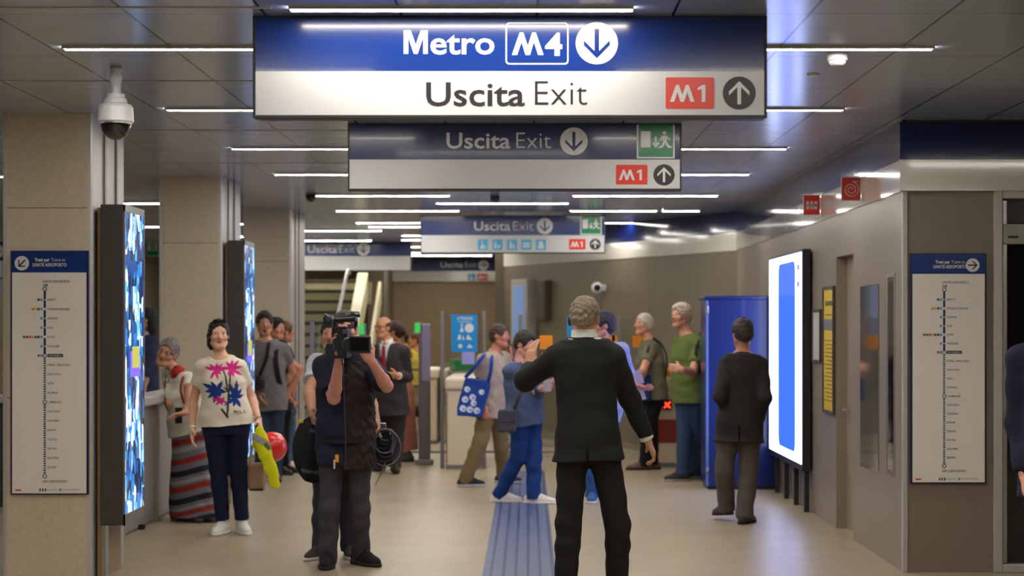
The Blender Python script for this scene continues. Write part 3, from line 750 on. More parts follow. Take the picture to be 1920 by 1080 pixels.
obj('reader', B(1.585, 1.68, 19.74, 19.79, 1.045, 1.13, .01), M['orange'], g2)
def gate_leaf(xa, xb, y, z0, z1, label, post=None):
    t = thing('glass_barrier', label, 'glass barrier', ((xa+xb)/2, y, 0), 'glass barriers between the gates')
    obj('pane', B(xa, xb, y, y+.012, z0, z1), M['glass'], t)
    for x in (xa, xb): obj('post', B(x-.022, x+.022, y-.02, y+.03, 0, z1+.02, .006), post or M['grey'], t)
    return t
gl = gate_leaf(-.985, -.505, 19.6, 1.05, 1.78, 'glass barrier with a light blue notice above the pale gate cabinet')
gate_leaf(-.09, .50, 19.8, .08, 1.75, 'glass barrier behind the man in the blue shirt')
gate_leaf(.57, .99, 19.8, .08, 1.72, 'glass barrier behind the man in the black suit')
gate_leaf(1.06, 1.40, 19.82, .08, 1.72, 'glass barrier behind the man in the olive shirt')
gate_leaf(-2.52, -2.28, 19.9, .5, 1.66, 'lilac glass barrier beside the far column left of the camera operator', M['purple'])
t = thing('notice', 'light blue notice with white pictograms hung on the glass above the gate', 'notice', (W(870, 600, 19.59).x, 19.59, 1.6))
Y = 19.585
obj('sheet', B(W(846, 0, Y).x, W(895, 0, Y).x, Y, Y+.006, W(0, 660, Y).z, W(0, 590, Y).z), mat('notice blue', (10, 140, 214), .4), t)
bm = bmesh.new(); text(bm, 'ATTENZIONE', 857, 886, 600, 6, Y, .01); text(bm, 'WARNING', 859, 884, 605, 3, Y)
for q in (circ(880, 615, 8.5, 18), [(862, 622), (866, 611), (870, 622)], circ(866, 609, 2, 8), [(858, 637), (860, 628), (864, 628), (864, 637)], [(867, 637), (868, 629), (871, 637)], [(874, 635), (877, 627), (882, 633), (886, 637), (876, 637)], circ(863, 649, 4, 12), [(875, 652), (880, 645), (887, 652)]):
    plate(bm, pxs(q, Y), Y)
obj('white_print', bm, M['whiteink'], t)
t = thing('paper_sheet', 'lilac paper sheet fixed below the light blue notice', 'notice', (W(877, 0, Y).x, Y, 1.2)); obj('sheet', B(W(866, 0, Y).x, W(890, 0, Y).x, Y+.001, Y+.005, W(0, 683, Y).z, W(0, 657, Y).z), mat('lilac paper', (156, 156, 226), .5), t)
Y = 19.78
for xa, xb, yt, yb, lab in ((1012, 1036, 629, 655, 'square orange sticker on the glass behind the man in the blue shirt'), (1137, 1157, 629, 655, 'orange sticker on the glass right of the man in the black suit'), (1186, 1206, 629, 651, 'orange sticker on the glass behind the man in the olive shirt')):
    a, b = W(xa, yt, Y), W(xb, yb, Y)
    t = thing('sticker', lab, 'sticker', ((a.x+b.x)/2, Y, (a.z+b.z)/2)); obj('sheet', B(a.x, b.x, Y, Y+.003, b.z, a.z), M['orange'], t)
a, b = W(1063, 592, Y), W(1081, 632, Y)
t = thing('notice', 'light blue notice on the glass left of the suited man\'s head', 'notice', (a.x, Y, a.z)); obj('sheet', B(a.x, b.x, Y-.02, Y-.016, b.z, a.z), bpy.data.materials['notice blue'], t)
# tall lilac gate post with a green lamp on it
t = thing('gate_post', 'tall lilac gate post with a green light left of the pale gate', 'gate post', (-1.27, 20.1, 0))
obj('post', B(-1.29, -1.155, 20.1, 20.22, .02, 1.66, .012), mat('dim grey post', (112, 102, 108), .4), t)
obj('upper_cover', B(-1.25, -1.15, 20.085, 20.11, .98, 1.655, .01), M['purple'], t)
obj('foot', B(-1.33, -1.12, 20.06, 20.26, 0, .06, .01), M['grey'], t)
obj('green_lamp', B(-1.335, -1.27, 20.09, 20.14, 1.55, 1.67, .01), mat('green lamp', (10, 60, 24), .3, emit=(60, 190, 90), es=1.0), t)
t = thing('gate_post', 'slim gate post with a green light right of the stair balustrade', 'gate post', (-1.97, 20.5, 0))
obj('post', B(-2.02, -1.95, 20.5, 20.58, .0, 1.66, .01), M['grey'], t); obj('green_lamp', B(-2.03, -1.97, 20.48, 20.5, 1.53, 1.66), bpy.data.materials['green lamp'], t)
for x, lab in ((-1.34, 'pale rear gate cabinet between the lilac post and the blue notice, left one'), (-1.06, 'pale rear gate cabinet left of the blue notice, right one')):
    gate(x, 23.6, lab, .16, 1.2)
t = thing('planter_box', 'green box on the gate line below the light blue notice', 'box', (-.9, 22.5, 0))
obj('body', B(-1.05, -.62, 22.4, 22.7, .0, 1.04, .02), M['grey'], t); obj('top', B(-1.03, -.64, 22.42, 22.68, 1.04, 1.2, .02), mat('green plastic', (24, 130, 60), .5), t)
# wall fittings on the oblique wall
d2 = (A1-A0).normalized(); nrm = Vector((d2.y, -d2.x)); nrm = nrm if nrm.y < 0 else -nrm
ang = math.atan2(d2.y, d2.x)
def on_oblique(px, Yg=None):
    # intersection of the pixel column with the oblique wall
    k = (px-HX)/F
    s = (k*A0.y-A0.x)/(d2.x-k*d2.y); return A0+d2*s
def ob_box(pc, wd, dp, z0, z1, off=0, bev=.005):
    bm = B(-wd/2, wd/2, -dp, 0, z0, z1, bev); rot = Matrix.Rotation(ang-math.pi, 4, 'Z')
    bmesh.ops.transform(bm, matrix=Matrix.Translation((pc.x+nrm.x*off, pc.y+nrm.y*off, 0)) @ rot, verts=bm.verts[:]); return bm
p = on_oblique(992)
t = thing('help_point', 'narrow wall cabinet with a blue lit panel left of the suited man', 'cabinet', (p.x, p.y, 1.7))
z = lambda py: CZ-(py-HY)*p.y/F
obj('casing', ob_box(p, .52, .16, z(645), z(524), .01), M['steelw'], t)
obj('lit_panel', ob_box(p, .34, .01, z(640), z(536), .172), mat('blue lit panel', (20, 30, 50), .3, emit=(112, 140, 186), es=.8), t)
p = on_oblique(1026)
t = thing('wall_cabinet', 'dark narrow cabinet right of the blue lit wall panel', 'cabinet', (p.x, p.y, 1.7)); obj('body', ob_box(p, .3, .1, z(600), z(526), .005), mat('dark bronze', (76, 66, 52), .5), t); obj('door', ob_box(p, .26, .01, z(598), z(528), .106), mat('dark bronze door', (70, 60, 48), .5), t)
p = on_oblique(1134); z = lambda py: CZ-(py-HY)*p.y/F
t = thing('wall_camera', 'small round white camera on the oblique wall above the suited man', 'security camera', (p.x, p.y, z(540)))
obj('bracket', ob_box(p, .10, .06, z(546), z(534), .005), M['camwhite'], t)
c = p+nrm*.12
bm = bmesh.new(); lathe(bm, [(.05, -.06), (.075, -.05), (.08, .0), (.07, .05)], (c.x, c.y, z(540)), 'y', 24); obj('housing', bm, M['camwhite'], t, True)
bm = bmesh.new(); lathe(bm, [(.045, -.062), (.045, -.058)], (c.x, c.y, z(540)), 'y', 20); obj('lens', bm, M['dome'], t)

# ------------------------------------------------------------------ figures: smooth distance fields turned into one continuous skin
def V3(p): return np.array((p[0], p[1], p[2]), float)
def unit(v): v = np.asarray(v, float); return v/(np.linalg.norm(v)+1e-9)
class Field:
    def __init__(self, res): self.res = res; self.ops = []
    # each op: (bounding box lo, hi, function(P)->d, k, mode)
    def add(self, fn, lo, hi, k=.02, mode='u'): self.ops.append((np.asarray(lo, float), np.asarray(hi, float), fn, k, mode)); return self
    def cap(self, a, b, r1, r2=None, k=.02, mode='u', flat=None, sq=None):
        "tapered capsule a-b; flat: cut square at 'b' or 'ab'; sq = (axis, f) squash along axis by f"
        a, b = V3(a), V3(b); r2 = r1 if r2 is None else r2; ab = b-a; L2 = float(ab@ab)+1e-12; L = L2**.5; u = ab/L
        def fn(P):
            q = P-a; t = np.clip((q@ab)/L2, 0, 1)
            e = q-t[..., None]*ab
            if sq is not None:
                ax = unit(sq[0]); c = e@ax; e = e+(sq[1]-1)*c[..., None]*ax
            d = np.sqrt((e*e).sum(-1))-(r1+(r2-r1)*t)
            if flat:
                s = (q@u)
                d = np.maximum(d, s-L)
                if 'a' in flat: d = np.maximum(d, -s)
            return d
        m = max(r1, r2)*(1 if sq is None else max(1, 1/min(sq[1], 1)))
        return self.add(fn, np.minimum(a, b)-m, np.maximum(a, b)+m, k, mode)
    def ell(self, c, R, rad, k=.02, mode='u'):
        c = V3(c); rad = np.asarray(rad, float); R = np.asarray(R, float)   # rows of R are the local axes
        def fn(P):
            q = (P-c)@R.T; k0 = np.sqrt(((q/rad)**2).sum(-1)); k1 = np.sqrt(((q/rad**2)**2).sum(-1))+1e-9
            return k0*(k0-1)/k1
        e = np.sqrt(((R*rad[:, None])**2).sum(0))
        return self.add(fn, c-e, c+e, k, mode)
    def rbox(self, c, R, half, r=.01, k=.005, mode='u'):
        c = V3(c); half = np.asarray(half, float); R = np.asarray(R, float)
        def fn(P):
            q = np.abs((P-c)@R.T)-half+r
            return np.sqrt((np.maximum(q, 0)**2).sum(-1))+np.minimum(q.max(-1), 0)-r
        e = np.abs(R*half[:, None]).sum(0)
        return self.add(fn, c-e, c+e, k, mode)
    def loft(self, O, U, r0, r1, table, k=.03, mode='u', tl=.01, fold=0, seed=0):
        "stack of ellipses along U from O; table rows (s, half width, half depth, forward shift, side shift); right vector turns from r0 to r1"
        O = V3(O); U = unit(U); T = np.array([list(r)+[0]*(5-len(r)) for r in table], float)
        r0 = unit(np.asarray(r0)-U*(np.asarray(r0)@U)); r1 = unit(np.asarray(r1)-U*(np.asarray(r1)@U))
        def fn(P):
            q = P-O; s = q@U
            A = np.interp(s, T[:, 0], T[:, 1]); Bd = np.interp(s, T[:, 0], T[:, 2]); f = np.interp(s, T[:, 0], T[:, 3]); sd = np.interp(s, T[:, 0], T[:, 4])
            w = np.clip((s-T[0, 0])/(T[-1, 0]-T[0, 0]), 0, 1)[..., None]
            R = r0*(1-w)+r1*w; Fw = np.cross(U, R)
            x = (q*R).sum(-1)-sd; y = (q*Fw).sum(-1)-f
            if fold:
                an = np.arctan2(y/Bd, x/A); A = A*(1+fold*np.sin(an*9+seed+s*5)*np.clip((T[-1, 0]-s)*2, 0, 1))
            g = (np.abs(x/A)**2.3+np.abs(y/Bd)**2.3)**(1/2.3)
            d = (g-1)*np.minimum(A, Bd)
            return np.maximum(d, np.maximum(T[0, 0]-s, s-T[-1, 0]))
        m = max(T[:, 1].max(), T[:, 2].max())+np.abs(T[:, 3:]).max()+.02
        a, b = O+U*T[0, 0], O+U*T[-1, 0]
        return self.add(fn, np.minimum(a, b)-m, np.maximum(a, b)+m, k, mode)
    def plane(self, p, n, lo=None, hi=None):
        "cut away the side of the plane the normal points to"
        p, n = V3(p), unit(n)
        return self.add(lambda P: (P-p)@n, lo, hi, 0, 'i') if lo is not None else self.add(lambda P: (P-p)@n, (-99,)*3, (99,)*3, 0, 'i')
    def mesh(self, name, m, parent=None, noise=0, nfreq=30, noise_dir=(1, 1, 1), offset=0, paint=None, zmin=None):
        res = self.res
        us = [o for o in self.ops if o[4] == 'u']
        lo = np.min([o[0] for o in us], axis=0)-3*res; hi = np.max([o[1] for o in us], axis=0)+3*res
        if zmin is not None: lo[2] = max(lo[2], zmin-2*res)
        n = np.ceil((hi-lo)/res).astype(int)+1
        ax = [lo[i]+np.arange(n[i])*res for i in range(3)]
        D = np.full(tuple(n), 1.0, np.float32)
        for blo, bhi, fn, k, mode in self.ops:
            mg = k+3.0*res
            i0 = np.maximum(np.floor((blo-mg-lo)/res).astype(int), 0); i1 = np.minimum(np.ceil((bhi+mg-lo)/res).astype(int)+1, n)
            if (i1 <= i0).any(): continue
            sl = tuple(slice(a, b) for a, b in zip(i0, i1))
            P = np.stack(np.meshgrid(*[ax[i][sl[i]] for i in range(3)], indexing='ij'), -1)
            d = fn(P).astype(np.float32); c = D[sl]
            if mode == 'u':
                h = np.maximum(k-np.abs(c-d), 0)/k if k > 0 else 0
                D[sl] = np.minimum(c, d)-h*h*k*.25
            elif mode == 's':
                h = np.maximum(k-np.abs(c+d), 0)/k if k > 0 else 0
                D[sl] = np.maximum(c, -d)+h*h*k*.25
            else: D[sl] = np.maximum(c, d)
        if noise:
            P = np.stack(np.meshgrid(*ax, indexing='ij'), -1)
            q = P*np.asarray(noise_dir)*nfreq; s = sum(ord(c) for c in name)
            near = np.abs(D) < .06
            q = q[near]
            w = np.sin(q[:, 0]+1.7*np.sin(q[:, 2]*.7+s)+.6*q[:, 1])+np.sin(q[:, 2]*1.3+1.3*np.sin(q[:, 0]*.8+q[:, 1]*.9+s))+.6*np.sin(q[:, 1]*1.9+q[:, 2]*1.1+q[:, 0]*1.4)
            D[near] += (noise*w/2.2).astype(np.float32)
        D -= offset
        if zmin is not None:
            D = np.maximum(D, (zmin-ax[2])[None, None, :].astype(np.float32))
        D[0] = D[-1] = 1; D[:, 0] = D[:, -1] = 1; D[:, :, 0] = D[:, :, -1] = 1
        v, q = surface_net(D, lo, res)
        me = bpy.data.meshes.new(name)
        me.vertices.add(len(v)); me.vertices.foreach_set('co', v.astype(np.float32).ravel())
        me.loops.add(len(q)*4); me.loops.foreach_set('vertex_index', q.astype(np.int32).ravel())
        me.polygons.add(len(q)); me.polygons.foreach_set('loop_start', np.arange(0, len(q)*4, 4, dtype=np.int32))
        try: me.polygons.foreach_set('loop_total', np.full(len(q), 4, np.int32))
        except Exception: pass
        me.polygons.foreach_set('use_smooth', np.ones(len(q), bool))
        me.update(calc_edges=True)
        if paint is not None:
            c = paint(v)
            at = me.color_attributes.new('dye', 'FLOAT_COLOR', 'POINT'); at.data.foreach_set('color', c.astype(np.float32).ravel())
        return link(name, me, m, parent)
def surface_net(D, lo, res):
    n = D.shape; s = D < 0
    cnt = np.zeros((n[0]-1, n[1]-1, n[2]-1), np.int8); 
    cs = [(i, j, k) for i in (0, 1) for j in (0, 1) for k in (0, 1)]
    sub = lambda A, c: A[c[0]:n[0]-1+c[0], c[1]:n[1]-1+c[1], c[2]:n[2]-1+c[2]]
    for c in cs: cnt += sub(s, c)
    act = (cnt > 0) & (cnt < 8)
    idx = np.full(act.shape, -1, np.int64); I = np.argwhere(act); idx[act] = np.arange(len(I))
    acc = np.zeros((len(I), 3)); num = np.zeros(len(I))
    val = {c: D[I[:, 0]+c[0], I[:, 1]+c[1], I[:, 2]+c[2]].astype(float) for c in cs}
    for a in cs:
        for ax in range(3):
            if a[ax] == 1: continue
            b = list(a); b[ax] = 1; b = tuple(b); va, vb = val[a], val[b]
            m = (va < 0) != (vb < 0); t = np.where(m, va/np.where(m, va-vb, 1), 0)
            p = np.tile(np.array(a, float), (len(I), 1)); p[:, ax] += t
            acc += p*m[:, None]; num += m
    v = lo+(I+acc/num[:, None])*res
    quads = []
    for ax in range(3):
        sl0 = [slice(1, n[i]-1) for i in range(3)]; sl0[ax] = slice(0, n[ax]-1); sl1 = list(sl0); sl1[ax] = slice(1, n[ax])
        a, b = s[tuple(sl0)], s[tuple(sl1)]
        E = np.argwhere(a != b); 
        if not len(E): continue
        flip = a[E[:, 0], E[:, 1], E[:, 2]]
        off = np.ones(3, int); off[ax] = 0; E = E+off
        u, w = [(1, 2), (2, 0), (0, 1)][ax]
        du = np.zeros(3, int); du[u] = 1; dw = np.zeros(3, int); dw[w] = 1
        g = lambda e: idx[e[:, 0], e[:, 1], e[:, 2]]
        Q = np.stack([g(E-du-dw), g(E-dw), g(E), g(E-du)], 1)
        Q[~flip] = Q[~flip][:, ::-1]
        quads.append(Q)
    return v, np.concatenate(quads)

def dyed(name, rough=.85, spec=.3, bump=.25, bscale=220):
    m = mat(name, (200, 200, 200), rough, spec=spec, bump=bump, bscale=bscale)
    a = m.node_tree.nodes.new('ShaderNodeAttribute'); a.attribute_name = 'dye'
    m.node_tree.links.new(a.outputs['Color'], m.node_tree.nodes['Principled BSDF'].inputs['Base Color']); return m
_cm = {}
def cloth(c, rough=.88, kind='cloth'):
    k = (c, rough, kind)
    if k not in _cm:
        if kind == 'skin':
            m = mat('skin %d %d %d' % c, c, .5, spec=.4, var=.05, vscale=18); b = m.node_tree.nodes['Principled BSDF']
            b.inputs['Subsurface Weight'].default_value = .12; b.inputs['Subsurface Radius'].default_value = (.012, .005, .003); b.inputs['Subsurface Scale'].default_value = 1
        elif kind == 'hair': m = mat('hair %d %d %d' % c, c, .55, spec=.4, var=.35, vscale=90, bump=.6, bscale=160, stretch=(1, 1, .35))
        elif kind == 'denim': m = mat('denim %d %d %d' % c, c, .85, spec=.2, var=.22, vscale=9, bump=.35, bscale=300)
        elif kind == 'leather': m = mat('leather %d %d %d' % c, c, .45, spec=.5, var=.08, vscale=30, bump=.2, bscale=90)
        else: m = mat('cloth %d %d %d' % c, c, rough, spec=.25, var=.10, vscale=12, bump=.3, bscale=260)
        _cm[k] = m
    return _cm[k]

BODY_M = [(-.12, .145, .105, 0), (0, .168, .122, -.01), (.10, .166, .118, -.005), (.22, .150, .108, .005), (.34, .158, .112, .008), (.44, .170, .116, .005), (.52, .150, .095, 0), (.57, .10, .07, 0)]
BODY_F = [(-.12, .150, .110, -.005), (0, .178, .128, -.012), (.10, .165, .118, -.006), (.22, .128, .098, .004), (.34, .138, .102, .008), (.43, .148, .100, .004), (.51, .128, .082, 0), (.56, .085, .06, 0)]

class Person:
    """kw: Y distance, H height, sex, joints in photo pixels (A = the picture-left limb, B = the picture-right limb); a third value is metres in depth"""
    def __init__(s, label, Y, H, sex='m', yaw=0, head=None, hyaw=None, hpitch=0, hroll=0, neck=None, shA=None, shB=None, elA=None, elB=None, wrA=None, wrB=None, pel=None, hipyaw=None,
                 knA=None, knB=None, ftA=None, ftB=None, skin=(206, 152, 124), res=.0065, build=1.0, sw=None, hk=1.0):
        s.hk = hk
        s.Y, s.k, s.sex, s.res, s.bw = Y, H/1.75, sex, res, build
        s.yaw = math.radians(yaw); s.hipyaw = math.radians(yaw if hipyaw is None else hipyaw)
        f = lambda a: np.array((math.sin(a), -math.cos(a), 0.0))          # yaw 0 looks at the viewer, +90 to picture right
        s.fw = f(s.yaw); s.hfw = f(s.hipyaw)
        rv = lambda a: np.array((math.cos(a), math.sin(a), 0.0))          # the person's own left when facing the viewer = picture right
        s.away = s.fw[1] > 0.001
        s.rt = rv(s.yaw)*(-1 if math.cos(s.yaw) < 0 else 1); s.hrt = rv(s.hipyaw)*(-1 if math.cos(s.hipyaw) < 0 else 1)   # axis A -> B
        g = lambda p, dflt=0.0: V3(W(p[0], p[1], Y+(p[2] if len(p) > 2 and not isinstance(p[2], str) else dflt)))
        k = s.k
        s.pel = g(pel); s.neck = g(neck)
        sw = (.185 if sex == 'm' else .165)*k*build if sw is None else sw
        s.sA = g(shA) if shA else None; s.sB = g(shB) if shB else None
        up = unit(s.neck-s.pel)
        base = s.neck-up*.055*k
        if s.sA is None: s.sA = base-s.rt*sw
        elif len(shA) < 3: s.sA[1] = base[1]-s.rt[1]*sw
        if s.sB is None: s.sB = base+s.rt*sw
        elif len(shB) < 3: s.sB[1] = base[1]+s.rt[1]*sw
        def reach(p0, spec, L):
            "joint seen at the pixel, at bone length L from p0, nearer ('f') or farther ('b')"
            sg = -1 if (len(spec) < 3 or spec[2] == 'f') else 1
            if len(spec) > 2 and not isinstance(spec[2], str): return g(spec)
            y = p0[1]
            for _ in range(30):
                q = V3(W(spec[0], spec[1], y)); d2 = (q[0]-p0[0])**2+(q[2]-p0[2])**2
                y = p0[1]+sg*math.sqrt(max(L*L-d2, 0))*1.0
            return V3(W(spec[0], spec[1], y))
        UA, FA = .295*k, .255*k
        s.eA = reach(s.sA, elA, UA); s.eB = reach(s.sB, elB, UA)
        s.wA = reach(s.eA, wrA, FA); s.wB = reach(s.eB, wrB, FA)
        hp = (.088 if sex == 'm' else .092)*k
        s.hA = s.pel-s.hrt*hp+np.array((0, 0, -.02)); s.hB = s.pel+s.hrt*hp+np.array((0, 0, -.02))
        # feet: (ankle px, sole px, toe direction in degrees, lift); the sole row fixes the distance on the floor
        def foot(spec):
            px, py, ang = spec[:3]; lift = spec[3] if len(spec) > 3 else 0
            Yf = spec[4] if len(spec) > 4 else floorY(py)
            a = V3(W(px, 0, Yf)); a[2] = .085*k+lift; return a, f(math.radians(ang)), lift
        s.fA, s.dA, s.lA = foot(ftA); s.fB, s.dB, s.lB = foot(ftB)
        def knee(h, a, spec):
            y = h[1]*.48+a[1]*.52
            if len(spec) > 2: y += spec[2]
            return V3(W(spec[0], spec[1], y))
        s.kA = knee(s.hA, s.fA, knA); s.kB = knee(s.hB, s.fB, knB)
        s.hyaw = math.radians(yaw if hyaw is None else hyaw)
        s.hc = g(head)
        a, p, r = s.hyaw, math.radians(hpitch), math.radians(hroll)
        fw = f(a); lf = rv(a)                      # lf: picture right when facing the viewer
        fw = fw*math.cos(p)+np.array((0, 0, math.sin(p))); up = unit(np.cross(lf, fw)); up = up if up[2] > 0 else -up
        lf, up = lf*math.cos(r)+up*math.sin(r), up*math.cos(r)-lf*math.sin(r)
        s.hR = np.stack([lf, fw, up]); s.skin = skin
        loc = (s.pel[0], (s.fA[1]+s.fB[1])/2, 0)
        s.root = thing('person', label, 'person', loc)
        s.loc = loc
    def H(s, x, y, z): return s.hc+(s.hR.T@np.array((x, y, z)))*s.k*s.hk
    def torso(s, fld, table, grow=0, t0=-9, t1=9, k=.03, fold=0, kx=1.0):
        T = np.array([list(r)+[0]*(4-len(r)) for r in table], float); T[:, 0] *= s.len_()/.57; T[:, 1:] *= s.k; T[:, 1:3] *= s.bw; T[:, 1:3] += grow; T[:, 1] *= kx
        T = T[(T[:, 0] >= t0) & (T[:, 0] <= t1)]
        sg = 1 if not s.away else -1
        T[:, 3] *= 1
        # forward shift is along the chest direction: loft forward = U x R; find its sign
        U = unit(s.neck-s.pel); Fw = np.cross(U, s.rt); 
        if Fw@s.fw < 0: T[:, 3] *= -1
        fld.loft(s.pel, s.neck-s.pel, s.hrt, s.rt, T, k=k, fold=fold); return fld
    def len_(s): return float(np.linalg.norm(s.neck-s.pel))
    def hand(s, fld, wr, el, side, curl=.5, spread=.10, d=None, palm=None, k=None):
        "palm, four bent fingers of unequal length and a thumb; d pointing direction, palm = direction the palm faces, side +1 = thumb on axis w"
        q = s.k*(1.0 if s.sex == 'm' else .92)
        d = unit(wr-el) if d is None else unit(d)
        palm = np.asarray(palm, float); palm = unit(palm-d*(palm@d)); w = np.cross(d, palm)*side     # towards the thumb
        wr = wr+d*.01
        fld.cap(wr-d*.03, wr+d*.015, .027*q, .026*q, k=.015, sq=(palm, 1.25))
        fld.rbox(wr+d*.055*q, np.stack([d, w, palm]), (.045*q, .040*q, .0145*q), .013*q, k=.016)
        fld.ell(wr+d*.035*q+w*.022*q+palm*.008*q, np.stack([d, w, palm]), (.034*q, .019*q, .018*q), k=.012)
        for i, (off, L) in enumerate(((.030, .078), (.0105, .087), (-.0095, .081), (-.028, .064))):
            p = wr+d*.092*q+w*off*q; a = curl*(.85+.13*i); dd = unit(d+w*spread*(1.2-i)*.6*(.5 if curl > .6 else 1))
            r = (.0092 if i < 3 else .0080)*q
            ang = 0
            for j, fr in enumerate((.46, .31, .23)):
                ang += a*(.55, 1.0, .7)[j]
                e = p+(dd*math.cos(ang)+palm*math.sin(ang))*L*fr*q
                fld.cap(p, e, r*(1-.08*j), r*(.94-.10*j), k=.0045); p = e
        p = wr+d*.022*q+w*.030*q+palm*.006*q
        t1 = unit(d*.75+w*.75+palm*.35); t2 = unit(d*.95+w*(.25-.3*curl)+palm*(.3+.5*curl))
        e = p+t1*.042*q; fld.cap(p, e, .0125*q, .0108*q, k=.008); fld.cap(e, e+t2*.036*q, .0108*q, .0085*q, k=.004)
    def body(s, hands=None, sleeves=.5, legs=True, face=True):
        "one continuous skin: head, neck, trunk, arms, hands, legs"
        k = s.k; F_ = Field(s.res)
        # trunk only where a garment leaves it open is ever seen, but the figure is whole
        s.torso(F_, [(-.05, .125, .095, -.006)]+[q for q in (BODY_M if s.sex == 'm' else BODY_F) if q[0] > -.1], grow=-.014)
        for sh, el, wr in ((s.sA, s.eA, s.wA), (s.sB, s.eB, s.wB)):
            F_.cap(s.neck-np.array((0, 0, .04*k)), sh, .055*k, .052*k, k=.04)
            u = .047 if s.sex == 'm' else .041
            F_.cap(sh, el, u*1.12*k, u*.86*k, k=.03)
            m = el+(wr-el)*.25
            F_.cap(el, m, u*.86*k, u*.90*k, k=.02); F_.cap(m, wr, u*.90*k, .027*k if s.sex == 'm' else .024*k, k=.02)
        for h, kn, an in ((s.hA, s.kA, s.fA), (s.hB, s.kB, s.fB)):
            F_.cap(h, kn, .082*k, .052*k, k=.03); m = kn+(an-kn)*.3
            F_.cap(kn, m, .05*k, .052*k, k=.02); F_.cap(m, an, .052*k, .034*k, k=.02); F_.cap(an, an-np.array((0, 0, .03)), .034*k, .036*k, k=.01)
        H, R = s.H, s.hR
        k = s.k*s.hk
        nr = (.056 if s.sex == 'm' else .046)*k
        F_.cap(s.neck-unit(s.neck-s.pel)*.03, H(0, -.012, -.07), nr*1.08, nr*.96, k=.03)
        a = lambda x: tuple(v*k for v in x)
        F_.ell(H(0, -.012, .032), R, a((.074, .094, .088)), k=.02)
        F_.ell(H(0, .022, -.03), R, a((.060, .066, .086)), k=.03)
        F_.cap(H(-.028, .058, -.092), H(.028, .058, -.092), .019*k, k=.03); F_.cap(H(-.052, .0, -.062), H(-.018, .066, -.096), .022*k, .018*k, k=.02); F_.cap(H(.052, .0, -.062), H(.018, .066, -.096), .022*k, .018*k, k=.02)
        if face:
            F_.cap(H(-.042, .066, .030), H(.042, .066, .030), .013*k, k=.014)
            F_.cap(H(0, .082, .022), H(0, .103, -.020), .0075*k, .0125*k, k=.009); F_.cap(H(-.012, .088, -.025), H(.012, .088, -.025), .0085*k, k=.006)
            for x in (-1, 1):
                F_.ell(H(x*.031, .090, .011), R, a((.015, .012, .0095)), k=.008, mode='s')
                F_.ell(H(x*.040, .056, -.022), R, a((.022, .024, .022)), k=.02)
        for x in (-1, 1):
            F_.ell(H(x*.076, -.004, -.004), np.stack([R[0], unit(R[1]+.25*x*R[0]), R[2]]), a((.010, .021, .034)), k=.008)
            F_.ell(H(x*.085, .004, -.004), R, a((.006, .011, .020)), k=.006, mode='s')
        for nm, wr, el in (('A', s.wA, s.eA), ('B', s.wB, s.eB)):
            o = (hands or {}).get(nm, {})
            if o is None: continue
            # which side is the thumb: picture-left limb is the right hand when facing the viewer
            right = (nm == 'A') != bool(s.fw[1] > 0)
            palm = o.get('palm', (1 if nm == 'A' else -1)*s.rt); d = o.get('d')
            s.hand(F_, wr, el, 1 if right else -1, o.get('curl', .45), o.get('spread', .10), d, palm)
        s.bodyo = F_.mesh('body', cloth(s.skin, kind='skin'), s.root)
        if face:
            me_ = cloth((50, 34, 26), kind='hair')
            for x in (-1, 1):
                bm = tube(bmesh.new(), [H(x*(.014+.011*i), .082-.0045*i, .029+(.002, .006, .006, .001)[i]) for i in range(4)], [.0032*k, .0042*k, .0036*k, .0015*k], 6)
                obj('eyebrow', bm, me_, s.root, True)
                e = bmesh.new(); bmesh.ops.create_uvsphere(e, u_segments=14, v_segments=10, radius=.0118*k)
                c = H(x*.031, .0735, .0115)
                for v in e.verts: v.co = Vector(c)+v.co
                for fc in e.faces:
                    if (V3(fc.calc_center_median())-c)@s.hR[1] > .0118*k*.80: fc.material_index = 1
                obj('eye', e, [cloth((226, 218, 208), kind='eye'), cloth((40, 28, 22), kind='eye')], s.root, True)
            bm = bmesh.new()
            tube(bm, [H(-.024, .078, -.053), H(-.010, .0865, -.0495), H(0, .0875, -.051), H(.010, .0865, -.0495), H(.024, .078, -.053)], [.001, .0042*k, .0045*k, .0042*k, .001], 8)
            tube(bm, [H(-.022, .078, -.055), H(-.008, .0860, -.0595), H(.008, .0860, -.0595), H(.022, .078, -.055)], [.001, .0052*k, .0052*k, .001], 8)
            sk = s.skin; obj('mouth', bm, cloth((int(sk[0]*.84), int(sk[1]*.66), int(sk[2]*.66)), kind='lip'), s.root, True)
        return s.bodyo
    def hair(s, col, style='short', vol=.012, front=.075, lower=-.065, noise=.004):
        H, R, k = s.H, s.hR, s.k*s.hk; F_ = Field(max(.0045, s.res*.8))
        a = lambda x: tuple(v*k for v in x)
        F_.ell(H(0, -.012, .032), R, a((.074+vol, .094+vol, .088+vol*1.15)), k=.01)
        if style in ('short', 'thick', 'grey'):
            F_.ell(H(0, -.045, -.012), R, a((.066+vol*.8, .06+vol, .075)), k=.02)
            if style == 'thick': F_.ell(H(0, .030, .085), R, a((.062, .06, .035)), k=.02)
        if style == 'bob':
            F_.ell(H(0, -.040, -.03), R, a((.086, .07, .11)), k=.02)
            F_.ell(H(-.064, -.022, -.045), R, a((.028, .040, .075)), k=.02); F_.ell(H(.064, -.030, -.04), R, a((.022, .036, .065)), k=.02)
        if style == 'long':
            F_.ell(H(0, -.06, -.06), R, a((.078, .055, .14)), k=.02)
        if style == 'bun':
            F_.ell(H(0, -.045, -.01), R, a((.082, .068, .080)), k=.02); F_.ell(H(0, -.09, .095), R, a((.032, .032, .026)), k=.015)
